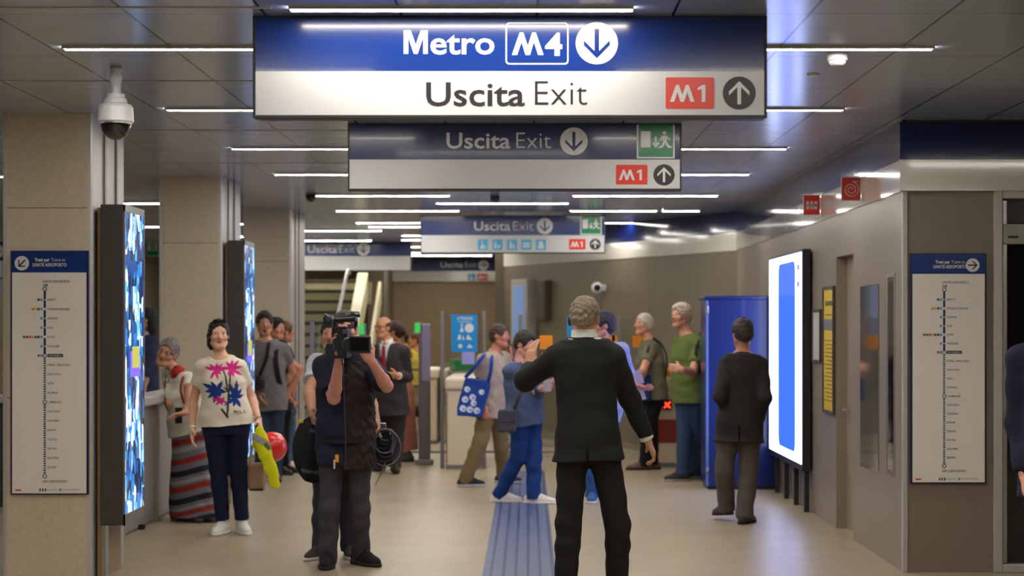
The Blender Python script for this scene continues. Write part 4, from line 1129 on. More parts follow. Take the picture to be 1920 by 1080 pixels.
        if style == 'pony':
            F_.ell(H(0, -.045, -.012), R, a((.066, .065, .075)), k=.02); F_.cap(H(0, -.11, .03), H(0, -.15, -.06), .024*k, .026*k, k=.02); F_.cap(H(0, -.15, -.06), H(0, -.13, -.17), .026*k, .010*k, k=.02)
        # face opening
        F_.ell(H(0, .095, -.055), R, a((.066, .085, .118) if style != 'bob' else (.074, .092, .126)), k=.012, mode='s')
        if style != 'bob':
            F_.plane(H(0, .0, lower), unit(-R[2]+.55*R[1]*(1 if style in ('short', 'thick', 'grey', 'pony', 'bun') else 0)))
            for x in (-1, 1): F_.ell(H(x*.088, .012, -.030), R, a((.03, .034, .048)), k=.008, mode='s')
        if style == 'bald': F_.plane(H(0, 0, .055), unit(R[2]+.25*R[1])); 
        if style == 'bald': F_.plane(H(0, .022, 0), R[1])
        F_.plane(H(0, front, .03), unit(R[1]*1.0-R[2]*.25))
        return F_.mesh('hair', cloth(col, kind='hair'), s.root, noise=noise, nfreq=120)
    def undershirt(s, col):
        return s.shirt(col, grow=-.004, sleeve=.2, noise=0, neck=0, r=.036, hem=.0)
    def shirt(s, col, name='shirt', hem=-.06, sleeve=.55, grow=.014, neck=.035, m=None, paint=None, noise=.0035, loose=.0, collar=None, r=None, res=None, vneck=0):
        k = s.k; F_ = Field(res or s.res); T = []
        for row in (BODY_M if s.sex == 'm' else BODY_F):
            T.append((row[0], row[1], row[2], row[3]))
        T = np.array(T); wa = T[:, 1].max()
        ext = [(hem, T[0, 1]+.02+loose, T[0, 2]+.015+loose, 0)] if hem < -.12 else []
        TT = ext+[(t, max(a, (a+loose if t < .36 else a)), b+(loose*.6 if t < .36 else 0), f) for t, a, b, f in T if t >= hem-.001]
        if hem > -.12:
            i = lambda c: float(np.interp(hem, T[:, 0], T[:, c])); TT = [(hem, i(1)+loose*1.2, i(2)+loose*.8, i(3))]+TT
        s.torso(F_, TT, grow=grow)
        if s.sex == 'f':
            for x in (-1, 1): F_.ell(s.pel+unit(s.neck-s.pel)*s.len_()*.66+s.rt*x*.068*k+s.fw*.085*k, np.stack([s.rt, s.fw, unit(s.neck-s.pel)]), (.062*k, .048*k, .060*k), k=.04)
        u = (.047 if s.sex == 'm' else .041) if r is None else r
        for sh, el, wr in ((s.sA, s.eA, s.wA), (s.sB, s.eB, s.wB)):
            F_.cap(s.neck-unit(s.neck-s.pel)*.05*k, sh, .055*k+grow*.7, u*1.15*k+grow*.8, k=.045)
            if sleeve <= 1: e = sh+(el-sh)*sleeve; F_.cap(sh, e, u*1.14*k+grow, u*1.05*k+grow*1.35, k=.03, flat='b')
            else:
                F_.cap(sh, el, u*1.14*k+grow, u*.95*k+grow, k=.03); e = el+(wr-el)*(sleeve-1); F_.cap(el, e, u*.95*k+grow, .031*k+grow*.9, k=.02, flat='b')
        H = s.H
        # neckline
        F_.cap(s.neck+s.fw*.02-unit(s.neck-s.pel)*.0, s.neck+unit(s.neck-s.pel)*.14, .055*k+neck*.6, .075*k+neck*.6, k=.006, mode='s')
        if vneck: F_.cap(s.neck+s.fw*.14*k-unit(s.neck-s.pel)*vneck, s.neck+s.fw*.10*k+unit(s.neck-s.pel)*.1, .008, .075*k, k=.004, mode='s')
        if collar is not None:
            pass
        o = F_.mesh(name, m or cloth(col), s.root, noise=noise, nfreq=26, noise_dir=(1, 1, 1.5), paint=paint)
        return o
    def collar(s, col, r=.062, h=.045, open_=.25, name='collar', drop=0.0):
        k = s.k; bm = bmesh.new(); u = unit(s.neck-s.pel); fw = s.fw; rt = np.cross(u, fw); n = 28; rows = []
        for j, (rr, hh) in enumerate(((r*.98, -.01), (r*1.0, h*.8), (r*1.04, h), (r*1.07, h*.75), (r*1.10, h*.2))):
            ring = []
            for i in range(n+1):
                a = open_+(2*math.pi-2*open_)*i/n
                p = s.neck+u*(hh-drop-.03*math.cos(a)*.6)*k+(fw*math.cos(a)+rt*math.sin(a))*rr*k+fw*.012*k
                ring.append(bm.verts.new(p))
            rows.append(ring)
        for a, b in zip(rows, rows[1:]):
            for i in range(n): bm.faces.new((a[i], a[i+1], b[i+1], b[i]))
        return obj(name, bm, cloth(col, .8), s.root, True)
    def trousers(s, col, kind='cloth', thigh=.096, knee=.070, hem=.064, cut=.0, top=.085, noise=.004, shorten=0, name='trousers', res=None, nfreq=22):
        k = s.k; F_ = Field(res or s.res); b = s.bw
        T = [(t, a, d, f) for t, a, d, f in (BODY_M if s.sex == 'm' else BODY_F) if t <= top]
        T = [(-.075, .135, .112, -.006)]+[q for q in T if q[0] > -.07]+[(top,)+tuple(float(np.interp(top, [q[0] for q in (BODY_M if s.sex == 'm' else BODY_F)], [q[c] for q in (BODY_M if s.sex == 'm' else BODY_F)])) for c in (1, 2, 3))]
        s.torso(F_, T, grow=.013, k=.05)
        for h, kn, an, lf in ((s.hA, s.kA, s.fA, s.lA), (s.hB, s.kB, s.fB, s.lB)):
            F_.cap(h, kn, thigh*k, knee*k, k=.035)
            d = unit(an-kn); e = an-d*(-.045+shorten)*k
            m = kn+(e-kn)*.3
            F_.cap(kn, m, knee*k, (knee*.65+hem*.35)*1.02*k, k=.03); F_.cap(m, e, (knee*.65+hem*.35)*1.02*k, hem*k, k=.02, flat='b')
        return F_.mesh(name, cloth(col, kind=kind), s.root, noise=noise, nfreq=nfreq, noise_dir=(.8, .8, 1.6), zmin=.006)
    def shoes(s, col, sole=(30, 28, 28), kind='leather', L=1.0, laces=None, fat=1.0):
        for an, d, lf in ((s.fA, s.dA, s.lA), (s.fB, s.dB, s.lB)):
            k = s.k*L; q = s.k*fat; w = np.array((-d[1], d[0], 0)); z = lf
            pitch = min(.55, lf*2.2); dz = -math.sin(pitch); dd = d*math.cos(pitch)+np.array((0, 0, dz)); up = np.cross(w, dd); up = up if up[2] > 0 else -up
            o = np.array((an[0], an[1], .0))+np.array((0, 0, z)); R = np.stack([dd, w, up]); P = lambda a, b, c: o+dd*a*k+w*b*q+up*c*q
            F_ = Field(min(s.res, .006))
            F_.ell(P(.10, 0, .030), R, (.105*k, .046*q, .040*q), k=.02); F_.ell(P(-.035, 0, .040), R, (.055*k, .037*q, .048*q), k=.03); F_.ell(P(.035, 0, .052), R, (.085*k, .038*q, .050*q), k=.03)
            F_.cap(P(-.01, 0, .06), P(-.012, 0, .10), .042*q, .042*q, k=.03)
            F_.plane(P(0, 0, .012), -up)
            sh = F_.mesh('shoe', cloth(col, kind=kind), s.root)
            G = Field(min(s.res, .005))
            G.ell(P(.10, 0, .012), R, (.112*k, .050*q, .05*q), k=.02); G.ell(P(-.03, 0, .012), R, (.064*k, .041*q, .05*q), k=.04); G.cap(P(-.03, 0, .01), P(.10, 0, .01), .040*q, .046*q, k=.02)
            G.plane(P(0, 0, .024), up); G.plane(P(0, 0, .0), -up)
            G.mesh('sole', cloth(sole, .7), sh, zmin=.001)
            if laces:
                bm = bmesh.new()
                for i in range(4): tube(bm, [P(.06+.022*i, -.022, .082-.010*i), P(.07+.022*i, 0, .090-.011*i), P(.06+.022*i, .022, .082-.010*i)], .004, 6)
                obj('laces', bm, cloth(laces), sh, True)
    def jacket(s, col, hem=-.24, grow=.030, flare=.0, vneck=.26, opening=True, name='jacket', kx=1.0, r=.050, vent=False):
        k = s.k; F_ = Field(s.res)
        T = [(hem, .170+flare, .125+flare, 0), (-.10, .168+flare*.6, .124, -.004), (0, .174, .128, -.006), (.10, .166, .122, -.002), (.20, .150, .112, .003), (.32, .160, .114, .006), (.44, .176, .118, .004), (.52, .154, .10, 0), (.56, .118, .082, 0)]
        T = [q for i, q in enumerate(T) if i == 0 or q[0] > hem+.02]
        s.torso(F_, T, grow=grow, kx=kx)
        for sh, el, wr in ((s.sA, s.eA, s.wA), (s.sB, s.eB, s.wB)):
            F_.cap(s.neck-unit(s.neck-s.pel)*.03*k, sh+np.array((0, 0, -.004)), .058*k, .066*k, k=.035)
            F_.cap(sh, el, (r+.018)*k, (r+.010)*k, k=.03); F_.cap(el, wr-unit(wr-el)*.012, (r+.010)*k, (r-.006)*k, k=.02, flat='b')
        F_.cap(s.neck-unit(s.neck-s.pel)*.09*k, s.neck-unit(s.neck-s.pel)*.038*k-s.fw*.01*k, .072*k, .068*k, k=.03); F_.cap(s.neck+s.fw*.012+unit(s.neck-s.pel)*.010, s.neck+unit(s.neck-s.pel)*.16, .056*k, .070*k, k=.006, mode='s')
        if opening: F_.cap(s.neck+s.fw*.17*k-unit(s.neck-s.pel)*vneck, s.neck+s.fw*.09*k+unit(s.neck-s.pel)*.06, .012, .085*k, k=.004, mode='s', sq=(s.fw, .45))
        if vent: F_.rbox(s.pel-s.fw*.16*k-np.array((0, 0, .06)), np.stack([s.rt, s.fw, np.array((0, 0, 1.))]), (.003, .06, .13), .001, k=.004, mode='s')
        return F_.mesh(name, cloth(col, .8), s.root, noise=.0045, nfreq=17, noise_dir=(1, 1, 1.6))
    def cuffs(s, col=(236, 232, 226), which='AB'):
        for nm, wr, el in (('A', s.wA, s.eA), ('B', s.wB, s.eB)):
            if nm not in which: continue
            d = unit(wr-el); F_ = Field(.005); F_.cap(wr-d*.035, wr+d*.006, .041*s.k, .040*s.k, k=.005, flat='ab'); F_.mesh('cuff', cloth(col), s.root)
    def strap(s, pts, col, w=.018, name='strap', th=.004):
        "flat band through points, lying on the figure"
        return band(name, pts, w, th, cloth(col), s.root, s.fw)
def band(name, pts, w, th, m, parent, facing):
    P = [V3(p) for p in curve_pts(pts, 6)]; bm = bmesh.new(); rows = []
    for i, p in enumerate(P):
        d = unit(P[min(i+1, len(P)-1)]-P[max(i-1, 0)]); sd = unit(np.cross(d, np.asarray(facing, float)+1e-4)); n = np.cross(sd, d)
        rows.append([bm.verts.new(p+sd*a*w+n*b*th) for a, b in ((-1, -1), (1, -1), (1, 1), (-1, 1))])
    for a, b in zip(rows, rows[1:]):
        for i in range(4): bm.faces.new((a[i], a[(i+1) % 4], b[(i+1) % 4], b[i]))
    bm.faces.new(rows[0]); bm.faces.new(rows[-1])
    return obj(name, bm, m, parent, False)

# ------------------------------------------------------------------ the people
def seg_d(p, a, b):
    ab = np.subtract(b, a); t = np.clip(((p-a)@ab)/(ab@ab), 0, 1); e = p-a-t[:, None]*ab; return np.sqrt((e*e).sum(1)), t
def photo_px(v): return np.stack([HX+v[:, 0]*F/v[:, 1], HY-(v[:, 2]-CZ)*F/v[:, 1]], 1)
def col3(c): return np.array(rgb(c))
TAN, PALE, RUDDY = (204, 150, 122), (222, 172, 146), (206, 138, 112)

# --- man in the black suit, seen from behind
p = Person('man seen from behind in a black suit with arms out, standing on the tactile strip', 10.0, 1.81, yaw=176, head=(1097, 598), hyaw=168, neck=(1096, 634), shA=(1044, 671), shB=(1149, 671),
           elA=(984, 714, 'b'), wrA=(993, 690, 'b'), elB=(1181, 748, 'b'), wrB=(1213, 822, 'b'), pel=(1103, 838), knA=(1066, 985, 0), knB=(1158, 985, -.05), ftA=(1060, 1137, 172), ftB=(1157, 1128, 165), skin=TAN, res=.006, sw=.17)
p.body({'A': dict(curl=.3, d=(.12, .25, 1), palm=(.6, .6, 0)), 'B': dict(curl=.75)})
p.hair((120, 106, 88), 'thick', vol=.011, lower=.018, noise=.005)
p.undershirt((236, 232, 226))
U = unit(p.neck-p.pel); F_ = Field(.005); F_.cap(p.neck-U*.03, p.neck+U*.046+p.fw*.008, .080, .0765, k=.004, flat='b'); F_.mesh('collar', cloth((240, 238, 232), .8), p.root)
p.trousers((34, 33, 33), thigh=.093, knee=.071, hem=.063, noise=.004)
p.jacket((33, 33, 33), hem=-.066, grow=.016, flare=.022, opening=False, r=.052, vent=True)
p.cuffs()
p.shoes((20, 19, 19))
F_ = Field(.004); e = p.H(-.083, .01, -.005) if True else None
F_.ell(p.H(.086, .0, -.006), p.hR, (.012, .026, .036)); F_.mesh('earpiece', cloth((30, 24, 22), .3), p.root)

# --- camera operator
cam_p = Person('camera operator in dark vest and jeans aiming a shoulder camera at the viewer', 11.53, 1.75, yaw=5, head=(647, 618), hyaw=8, neck=(646, 662), shA=(607, 688), shB=(693, 690),
           elA=(626, 747, 'f'), wrA=(636, 672, 11.53-11.53-.42), elB=(725, 724, 'f'), wrB=(697, 678, -.44), pel=(648, 838), knA=(618, 950, -.03), knB=(674, 950, -.03), ftA=(615, 1062, 2), ftB=(676, 1058, 42), skin=(214, 150, 136), res=.006)
p = cam_p
p.body({'A': dict(curl=.55, d=(-.35, -.1, .9), palm=(.8, -.2, .3)), 'B': dict(curl=.45, d=(-.5, -.35, .8), palm=(-.6, .1, .8))})
p.hair((46, 36, 30), 'short', vol=.012)
p.shirt((34, 34, 48), grow=.018, sleeve=.80, hem=-.10, loose=.02)
# padded vest over the shirt, open at the front
F_ = Field(.006); p.torso(F_, [(-.13, .172, .130, 0), (0, .176, .130, 0), (.2, .172, .124, .004), (.34, .172, .124, .006), (.44, .172, .120, .004), (.52, .12, .09, 0)], grow=.030)
F_.cap(p.neck+p.fw*.015, p.neck+np.array((0, 0, .14)), .07, .095, k=.006, mode='s')
F_.plane(p.pel+p.rt*.0, -p.rt)
F_.mesh('vest', cloth((44, 34, 30), .7), p.root, noise=.007, nfreq=58)
F_ = Field(.006); p.torso(F_, [(-.10, .165, .125, 0), (.2, .16, .118, .004), (.44, .168, .118, .004), (.52, .12, .09, 0)], grow=.026)
F_.cap(p.neck+p.fw*.015, p.neck+np.array((0, 0, .14)), .07, .095, k=.006, mode='s'); F_.plane(p.pel-p.rt*.006, p.rt)
F_.mesh('vest_panel', cloth((36, 36, 60), .7), p.root, noise=.005, nfreq=24)
p.trousers((70, 68, 74), 'denim', thigh=.090, knee=.068, hem=.062, noise=.005, shorten=-.02)
p.shoes((34, 32, 34), (44, 42, 42), 'cloth', L=1.05, fat=1.1, laces=(52, 50, 50))
obj('belt', lathe(bmesh.new(), [(.18, -.012), (.186, -.01), (.186, .016), (.18, .018)], p.pel+np.array((0, 0, .045)), seg=40), cloth((28, 26, 26), .5), p.root)
q = W(627, 862, 11.33); bm = bmesh.new(); tube(bm, [q, q+Vector((.0, -.004, -.06))], .006); obj('pen', bm, cloth((226, 226, 226), .4), p.root)
q = W(632, 858, 11.33); obj('key_tag', B(q.x-.012, q.x+.012, q.y-.012, q.y, q.z-.03, q.z+.02, .003), M['orange'], p.root)
# shoulder camera
Y = 11.12
t = thing('video_camera', 'black shoulder video camera held up to the camera operator\'s face', 'video camera', W(650, 640, Y))
def cb(name, x0, y0, x1, y1, ya, yb, m, parent=None, bev=.008):
    a, b = W(x0, y0, Y), W(x1, y1, Y); return obj(name, B(a.x, b.x, ya, yb, b.z, a.z, bev), m, parent or t)
mb = mat('camera black plastic', (26, 26, 28), .35); mg = mat('camera grey plastic', (74, 74, 78), .35)
body_ = cb('body', 624, 612, 652, 672, Y-.05, Y+.24, mb)
cb('side_panel', 622, 620, 625, 664, Y-.02, Y+.2, mg, body_)
cb('battery', 626, 622, 650, 668, Y+.24, Y+.32, mg, body_)
cb('hand_grip', 616, 643, 628, 668, Y-.14, Y-.02, mb)
bm = bmesh.new(); a = W(613, 655, Y-.1); lathe(bm, [(.030, -.05), (.034, -.04), (.034, .04), (.03, .05)], (a.x+.02, Y-.08, a.z), 'y', 20); obj('grip_strap', bm, mat('blue strap', (40, 62, 96), .6), t)
bm = bmesh.new(); c = W(665, 645, Y); lathe(bm, [(.045, Y+.02), (.046, Y-.04), (.040, Y-.05), (.040, Y-.16), (.046, Y-.165), (.046, Y-.20), (.036, Y-.21)], (c.x-.02, 0, c.z), 'y', 28); ln = obj('lens', bm, mb, t)
bm = bmesh.new()
a, b = W(654, 630, Y-.27), W(694, 661, Y-.27)
box(bm, a.x, b.x, Y-.28, Y-.20, b.z, a.z, .006)
hd = obj('lens_hood', bm, mb, t)
obj('hood_opening', B(a.x+.010, b.x-.010, Y-.284, Y-.279, b.z+.010, a.z-.010, .002), mat('lens black', (8, 9, 12), .15), hd)
obj('hood_lower', B(a.x-.004, b.x+.004, Y-.27, Y-.21, b.z-.006, b.z+.002), mg, hd)
bm = bmesh.new(); tube(bm, curve_pts([W(628, 612, Y), W(630, 598, Y-.02), W(648, 594, Y-.06), W(664, 592, Y-.1), W(668, 604, Y-.1), W(664, 614, Y-.08)], 6), .011, 10); obj('carry_handle', bm, mb, t)
bm = bmesh.new(); tube(bm, [W(630, 601, Y-.12), W(668, 598, Y-.16)], [.016, .016], 14); tube(bm, [W(660, 586, Y-.05), W(672, 592, Y-.2)], .012, 12); obj('microphone', bm, mb, t)
bm = bmesh.new(); a = W(617, 603, Y-.1)
box(bm, a.x-.032, a.x+.022, Y-.16, Y-.06, a.z-.04, a.z+.035, .006)
vf = obj('viewfinder', bm, mb, t)
bm = bmesh.new(); v = [bm.verts.new(W(*q)) for q in ((607, 588, Y-.18), (612, 588, Y-.08), (628, 596, Y-.08), (624, 600, Y-.18), (613, 604, Y-.19), (609, 596, Y-.18))]; bm.faces.new(v[:4]); bm.faces.new((v[0], v[3], v[4], v[5]))
r_ = bmesh.ops.solidify(bm, geom=bm.faces[:], thickness=.004); obj('screen_hood', bm, mat('navy plastic', (38, 40, 66), .5), vf)
for (x, y, w_) in ((655, 600, .02), (640, 604, .016), (648, 622, .018), (658, 612, .02), (668, 588, .018)):
    a = W(x, y, Y-.1); obj('fitting', B(a.x-w_, a.x+w_, Y-.13, Y-.05, a.z-.014, a.z+.014, .005), mg, body_)
bm = bmesh.new(); tube(bm, curve_pts([W(640, 668, Y), W(644, 700, Y-.1), W(646, 760, Y+.0), W(648, 850, Y+.12), W(645, 880, Y+.14)], 6), .005); obj('cable', bm, cloth((60, 60, 76), .5), t)

# --- sound recordist behind the camera operator
p = Person('sound recordist in a pale grey t-shirt half hidden behind the camera operator', 12.1, 1.72, yaw=-8, head=(623, 628), neck=(626, 668), shA=(594, 682), shB=(672, 686), elA=(580, 735, 'f'), wrA=(585, 772, 'f'), elB=(694, 750, 'f'), wrB=(706, 790, 'f'),
           pel=(632, 828), knA=(606, 945), knB=(655, 945), ftA=(602, 1046, -25), ftB=(656, 1044, 10), skin=(186, 132, 104), res=.007)
p.body({'A': dict(curl=.8), 'B': dict(curl=.8)}); p.hair((40, 32, 28), 'short')
p.shirt((186, 186, 190), sleeve=.62, loose=.02, hem=-.1); p.trousers((60, 60, 66), 'denim', knee=.072, hem=.066); p.shoes((70, 64, 58), (200, 196, 190), 'cloth')
F_ = Field(.006); p.torso(F_, [(.0, .17, .128, 0), (.2, .162, .12, .004), (.42, .172, .122, .004), (.50, .13, .09, 0)], grow=.024); F_.cap(p.neck, p.neck+np.array((0, 0, .14)), .07, .09, k=.006, mode='s'); F_.plane(p.pel-p.rt*.03, p.rt); F_.plane(p.pel-p.rt*.165, -p.rt)
F_.mesh('harness', cloth((36, 36, 46), .6), p.root)
Yb = 11.75
t = thing('mixer_bag', 'black sound mixer bag with loops of cable hanging at the camera operator\'s side', 'bag', W(718, 845, Yb))
F_ = Field(.007); c = V3(W(714, 838, Yb)); F_.rbox(c, np.eye(3), (.085, .07, .125), .03); F_.mesh('body', cloth((26, 25, 26), .6), t, noise=.004)
bm = bmesh.new(); a = W(706, 802, Yb-.05); box(bm, a.x-.04, a.x+.06, Yb-.06, Yb+.04, a.z-.02, a.z+.03, .008); obj('mixer', bm, mg, t)
for i in range(7):
    r1 = .035+.012*i; a0 = .5*i; cc = W(722+3*math.sin(i*2.1), 815+4*i, Yb-.09-.008*i)
    bm = bmesh.new(); tube(bm, [cc+Vector((r1*math.cos(a0+u), .02*math.sin(3*u+i), r1*1.15*math.sin(a0+u))) for u in np.linspace(0, 5.2, 26)], .0042, 6); obj('cable', bm, cloth((40, 40, 48) if i % 3 else (120, 120, 130), .4), t)
bm = bmesh.new(); tube(bm, [W(710, 812, Yb-.12), W(714, 820, Yb-.13)], .011, 10); obj('connector', bm, M['steel'], t)
bm = bmesh.new(); tube(bm, curve_pts([W(704, 808, Yb-.06), W(690, 740, Yb-.05), W(672, 690, Yb+.1)], 6), .01, 8); obj('strap', bm, cloth((30, 30, 32)), t)
bm = bmesh.new(); f0 = W(693, 922, floorY(922)); tube(bm, curve_pts([W(722, 866, Yb), W(716, 885, Yb+.3), (W(704, 908, floorY(908))), f0, W(668, 945, floorY(945))], 8), .005, 6)
o = obj('floor_cable', bm, cloth((70, 66, 60), .5)); tag(o, 'thin dark cable trailing from the mixer bag down to the floor', 'cable')
Yr = 11.85
t = thing('round_case', 'round black folded reflector bag held by the sound recordist', 'bag', W(583, 840, Yr))
F_ = Field(.006); c = V3(W(588, 843, Yr)); F_.ell(c, np.eye(3), (.140, .05, .225), k=.01); F_.mesh('body', cloth((30, 27, 26), .6), t, noise=.003)
bm = bmesh.new(); tube(bm, [V3(c)+np.array((.142*math.cos(u), 0, .228*math.sin(u))) for u in np.linspace(0, 2*math.pi, 40)], .006, 8); obj('piping', bm, cloth((44, 30, 34), .5), t)
a = W(564, 790, Yr-.05); obj('yellow_label', B(a.x-.018, a.x+.018, Yr-.055, Yr-.045, a.z-.012, a.z+.012, .004), M['yellow'], t)
bm = bmesh.new(); tube(bm, curve_pts([V3(c)+np.array((-.04, 0, .21)), V3(W(586, 784, Yr)), V3(c)+np.array((.05, 0, .21))], 6), .009, 8); obj('handle', bm, cloth((30, 30, 32)), t)
t = thing('microphone_windshield', 'long black microphone windshield hanging in front of the round case', 'microphone', W(590, 850, 11.72))
F_ = Field(.006); F_.cap(W(597, 800, 11.72), W(579, 889, 11.70), .050, .053, k=.02); F_.mesh('fur_cover', cloth((24, 25, 24), .95), t, noise=.002, nfreq=160)
bm = bmesh.new(); a, b = V3(W(596, 806, 11.72)), V3(W(594.5, 812, 11.72)); u = unit(b-a); tube(bm, [a, b], .0535, 28, False); obj('ring', bm, cloth((66, 68, 66), .4), t)
bm = bmesh.new(); a, b = V3(W(581, 880, 11.70)), V3(W(580, 886, 11.70)); tube(bm, [a, b], .0545, 28, False); obj('ring', bm, cloth((66, 72, 66), .4), t)

# --- woman in the floral top
def petals(c, angs, L, w):
    return [(c, (c[0]+L*s_*math.cos(math.radians(a)), c[1]+L*s_*math.sin(math.radians(a))), w) for a, s_ in angs]
PINK = petals((404, 694), ((-165, 1.1), (-135, .8), (-75, .7), (-40, .9), (-5, 1.1), (35, .7), (75, .9), (120, 1.0)), 20, 3.0)+petals((434, 692), ((-170, 1.0), (-125, .9), (-85, .9), (-50, 1.1), (-15, 1.1), (30, 1.2), (75, .8), (120, .7)), 20, 3.1)+petals((413, 752), ((-160, 1.1), (-115, .9), (-40, .8), (10, .9), (60, .6), (140, .9)), 14, 2.6)
BLUE = petals((407, 732), ((-155, 1.35), (-125, .9), (-60, .9), (175, 1.0), (140, 1.0), (105, 1.1), (60, .6), (10, .8)), 23, 4.2)+petals((441, 746), ((-155, .7), (-112, 1.5), (-85, 1.6), (-55, 1.0), (-20, .8), (60, 1.0), (100, .8), (145, 1.2)), 21, 3.8)
STEM = [((417, 690), (423, 706), 1.5), ((423, 706), (427, 735), 1.7), ((432, 700), (429, 740), 1.8), ((429, 735), (426, 782), 2.0), ((416, 768), (427, 782), 2.4), ((447, 722), (430, 748), 1.2), ((420, 726), (430, 738), 1.2)]
LET = [((439, 770), (440, 776), .7), ((440, 770), (442, 774), .6), ((442, 774), (444, 770), .6), ((444, 770), (445, 776), .7), ((448, 770), (448, 776), .7), ((451, 770), (451, 775), .7), ((451, 775), (454, 775), .7), ((456, 775), (458, 769), .6), ((458, 769), (460, 775), .6)]
def floral(v):
    c = np.tile(col3((228, 216, 198)), (len(v), 1)); q = photo_px(v)
    fr = v[:, 1] < 13.33
    for S, cl, pet in ((STEM, (58, 62, 50), 0), (BLUE, (28, 62, 140), 1), (PINK, (214, 40, 136), 1), (LET, (60, 58, 56), 0)):
        for a, b, w in S:
            d, t = seg_d(q, a, b); wd = w*np.sin(np.pi*np.clip(t*.85+.13, 0, 1)) if pet else w
            c[(d < wd) & fr & ((t < .999) | (pet == 0))] = col3(cl)
    return c
p = Person('woman in a cream t-shirt with pink and blue flowers holding a red helmet', 13.35, 1.68, 'f', yaw=4, head=(410, 628), hyaw=16, neck=(414, 667), shA=(380, 688), shB=(448, 689), elA=(363, 750, 'b'), wrA=(361, 803, 'f'), elB=(472, 746, 'b'), wrB=(485, 788, 'f'),
           pel=(424, 796), knA=(409, 880), knB=(447, 880), ftA=(418, 1000, -12), ftB=(454, 999, 22), skin=PALE, res=.0055, build=1.02)
p.body({'A': dict(curl=.35), 'B': dict(curl=.9, palm=(-.9, 0, -.3))})
p.hair((28, 25, 26), 'bob', vol=.011, lower=-.115, front=.062)
p.shirt(None, m=dyed('floral print cotton'), sleeve=.52, hem=-.005, loose=.035, grow=.014, paint=floral, noise=.003, res=.0045)
p.trousers((26, 34, 62), thigh=.100, knee=.070, hem=.058, shorten=.075, noise=.002)
p.shoes((236, 232, 226), (240, 238, 234), 'cloth', L=1.0, laces=(246, 244, 240), fat=1.05)
bm = bmesh.new(); tube(bm, [p.H(.078*math.cos(u), -.02+.085*math.sin(u), .085+.030*math.sin(u)) for u in np.linspace(.1, math.pi-.1, 20)], .003); 
for x in (-1, 1): box(bm, *(lambda c: (c[0]-.024, c[0]+.024, c[1]-.006, c[1]+.008, c[2]-.014, c[2]+.014))(p.H(x*.028, .062, .112)), .006)
obj('sunglasses', bm, cloth((22, 22, 26), .15), p.root)
d = unit(p.wA-p.eA); bm = bmesh.new(); tube(bm, [p.wA-d*.012, p.wA+d*.002], .0305, 24, False); obj('bracelet', bm, cloth((236, 230, 214), .4), p.root)
bm = bmesh.new(); d = unit(p.wB-p.eB); tube(bm, [p.wB-d*.014, p.wB+d*.002], .0300, 24, False); obj('wristwatch', bm, cloth((150, 130, 110), .3), p.root)
Yh = 13.28
t = thing('safety_helmet', 'red safety helmet hanging from the hand of the woman in the floral top', 'helmet', W(512, 837, Yh))
F_ = Field(.005); c = V3(W(511, 838, Yh)); R = np.stack([unit((.9, -.2, -.35)), unit((.2, .95, -.1)), unit((.35, .0, .9))]); ux = unit((1, -.35, .12))
F_.ell(c, np.eye(3), (.112, .125, .118), k=.01); F_.plane(c-ux*.028, -ux); F_.ell(c-ux*.06, np.eye(3), (.10, .115, .105), k=.004, mode='s')
F_.mesh('shell', mat('helmet red', (216, 34, 30), .22, coat=.4), t)
bm = bmesh.new(); n1 = unit(np.cross(ux, (0, 0, 1))); n2 = np.cross(n1, ux); tube(bm, [c-ux*.028+n1*.113*math.cos(u)+n2*.110*math.sin(u) for u in np.linspace(0, 2*math.pi, 36)], .007, 8); obj('rim', bm, mat('helmet rim', (206, 30, 28), .3), t)
bm = bmesh.new(); box(bm, c[0]-.012, c[0]-.002, c[1]-.126, c[1]-.11, c[2]-.05, c[2]+.02, .003); obj('white_mark', bm, M['whiteink'], t)
Yv = 13.16
t = thing('safety_vest', 'folded yellow high visibility vest hanging beside the red helmet', 'vest', W(490, 850, Yv))
pts = [(486, 806), (489, 822), (497, 850), (508, 880), (515, 906)]; wd = [.030, .052, .052, .046, .040]
F_ = Field(.006)
for i in range(4): F_.cap(W(*pts[i], Yv), W(*pts[i+1], Yv), wd[i], wd[i+1], k=.03, sq=((0, 1, 0), 2.6))
F_.cap(W(478, 818, Yv+.03), W(488, 838, Yv+.03), .03, .05, k=.03, sq=((0, 1, 0), 2.6))
def vest_dye(v):
    c = np.tile(col3((226, 226, 20)), (len(v), 1)); q = photo_px(v); s_ = (q[:, 1]-806)*.62+(q[:, 0]-486)*.35*-1
    c[(s_ > 7) & (s_ < 16)] = col3((160, 162, 158)); d, _ = seg_d(q, (499, 834), (503, 840)); c[d < 4] = col3((90, 110, 24)); return c
F_.mesh('cloth', dyed('high visibility fabric', .6), t, noise=.006, nfreq=45, paint=vest_dye)
Yg = 13.45
t = thing('handbag', 'beige handbag hanging low beside the yellow vest', 'handbag', W(482, 890, Yg))
F_ = Field(.006); c = V3(W(481, 893, Yg)); F_.rbox(c, np.eye(3), (.072, .05, .105), .035); F_.mesh('body', cloth((150, 124, 98), kind='leather'), t, noise=.004)
obj('base', B(c[0]-.055, c[0]+.06, Yg-.04, Yg+.04, c[2]-.112, c[2]-.098, .01), cloth((44, 36, 32), kind='leather'), t)
for yy in (-.03, .03):
    bm = bmesh.new(); tube(bm, curve_pts([c+np.array((-.05, yy, .09)), c+np.array((-.03, yy*.6, .24)), V3(W(486, 806, Yg)), c+np.array((.045, yy*.6, .24)), c+np.array((.055, yy, .09))], 6), .007, 8); obj('handle', bm, cloth((196, 160, 116), kind='leather'), t)

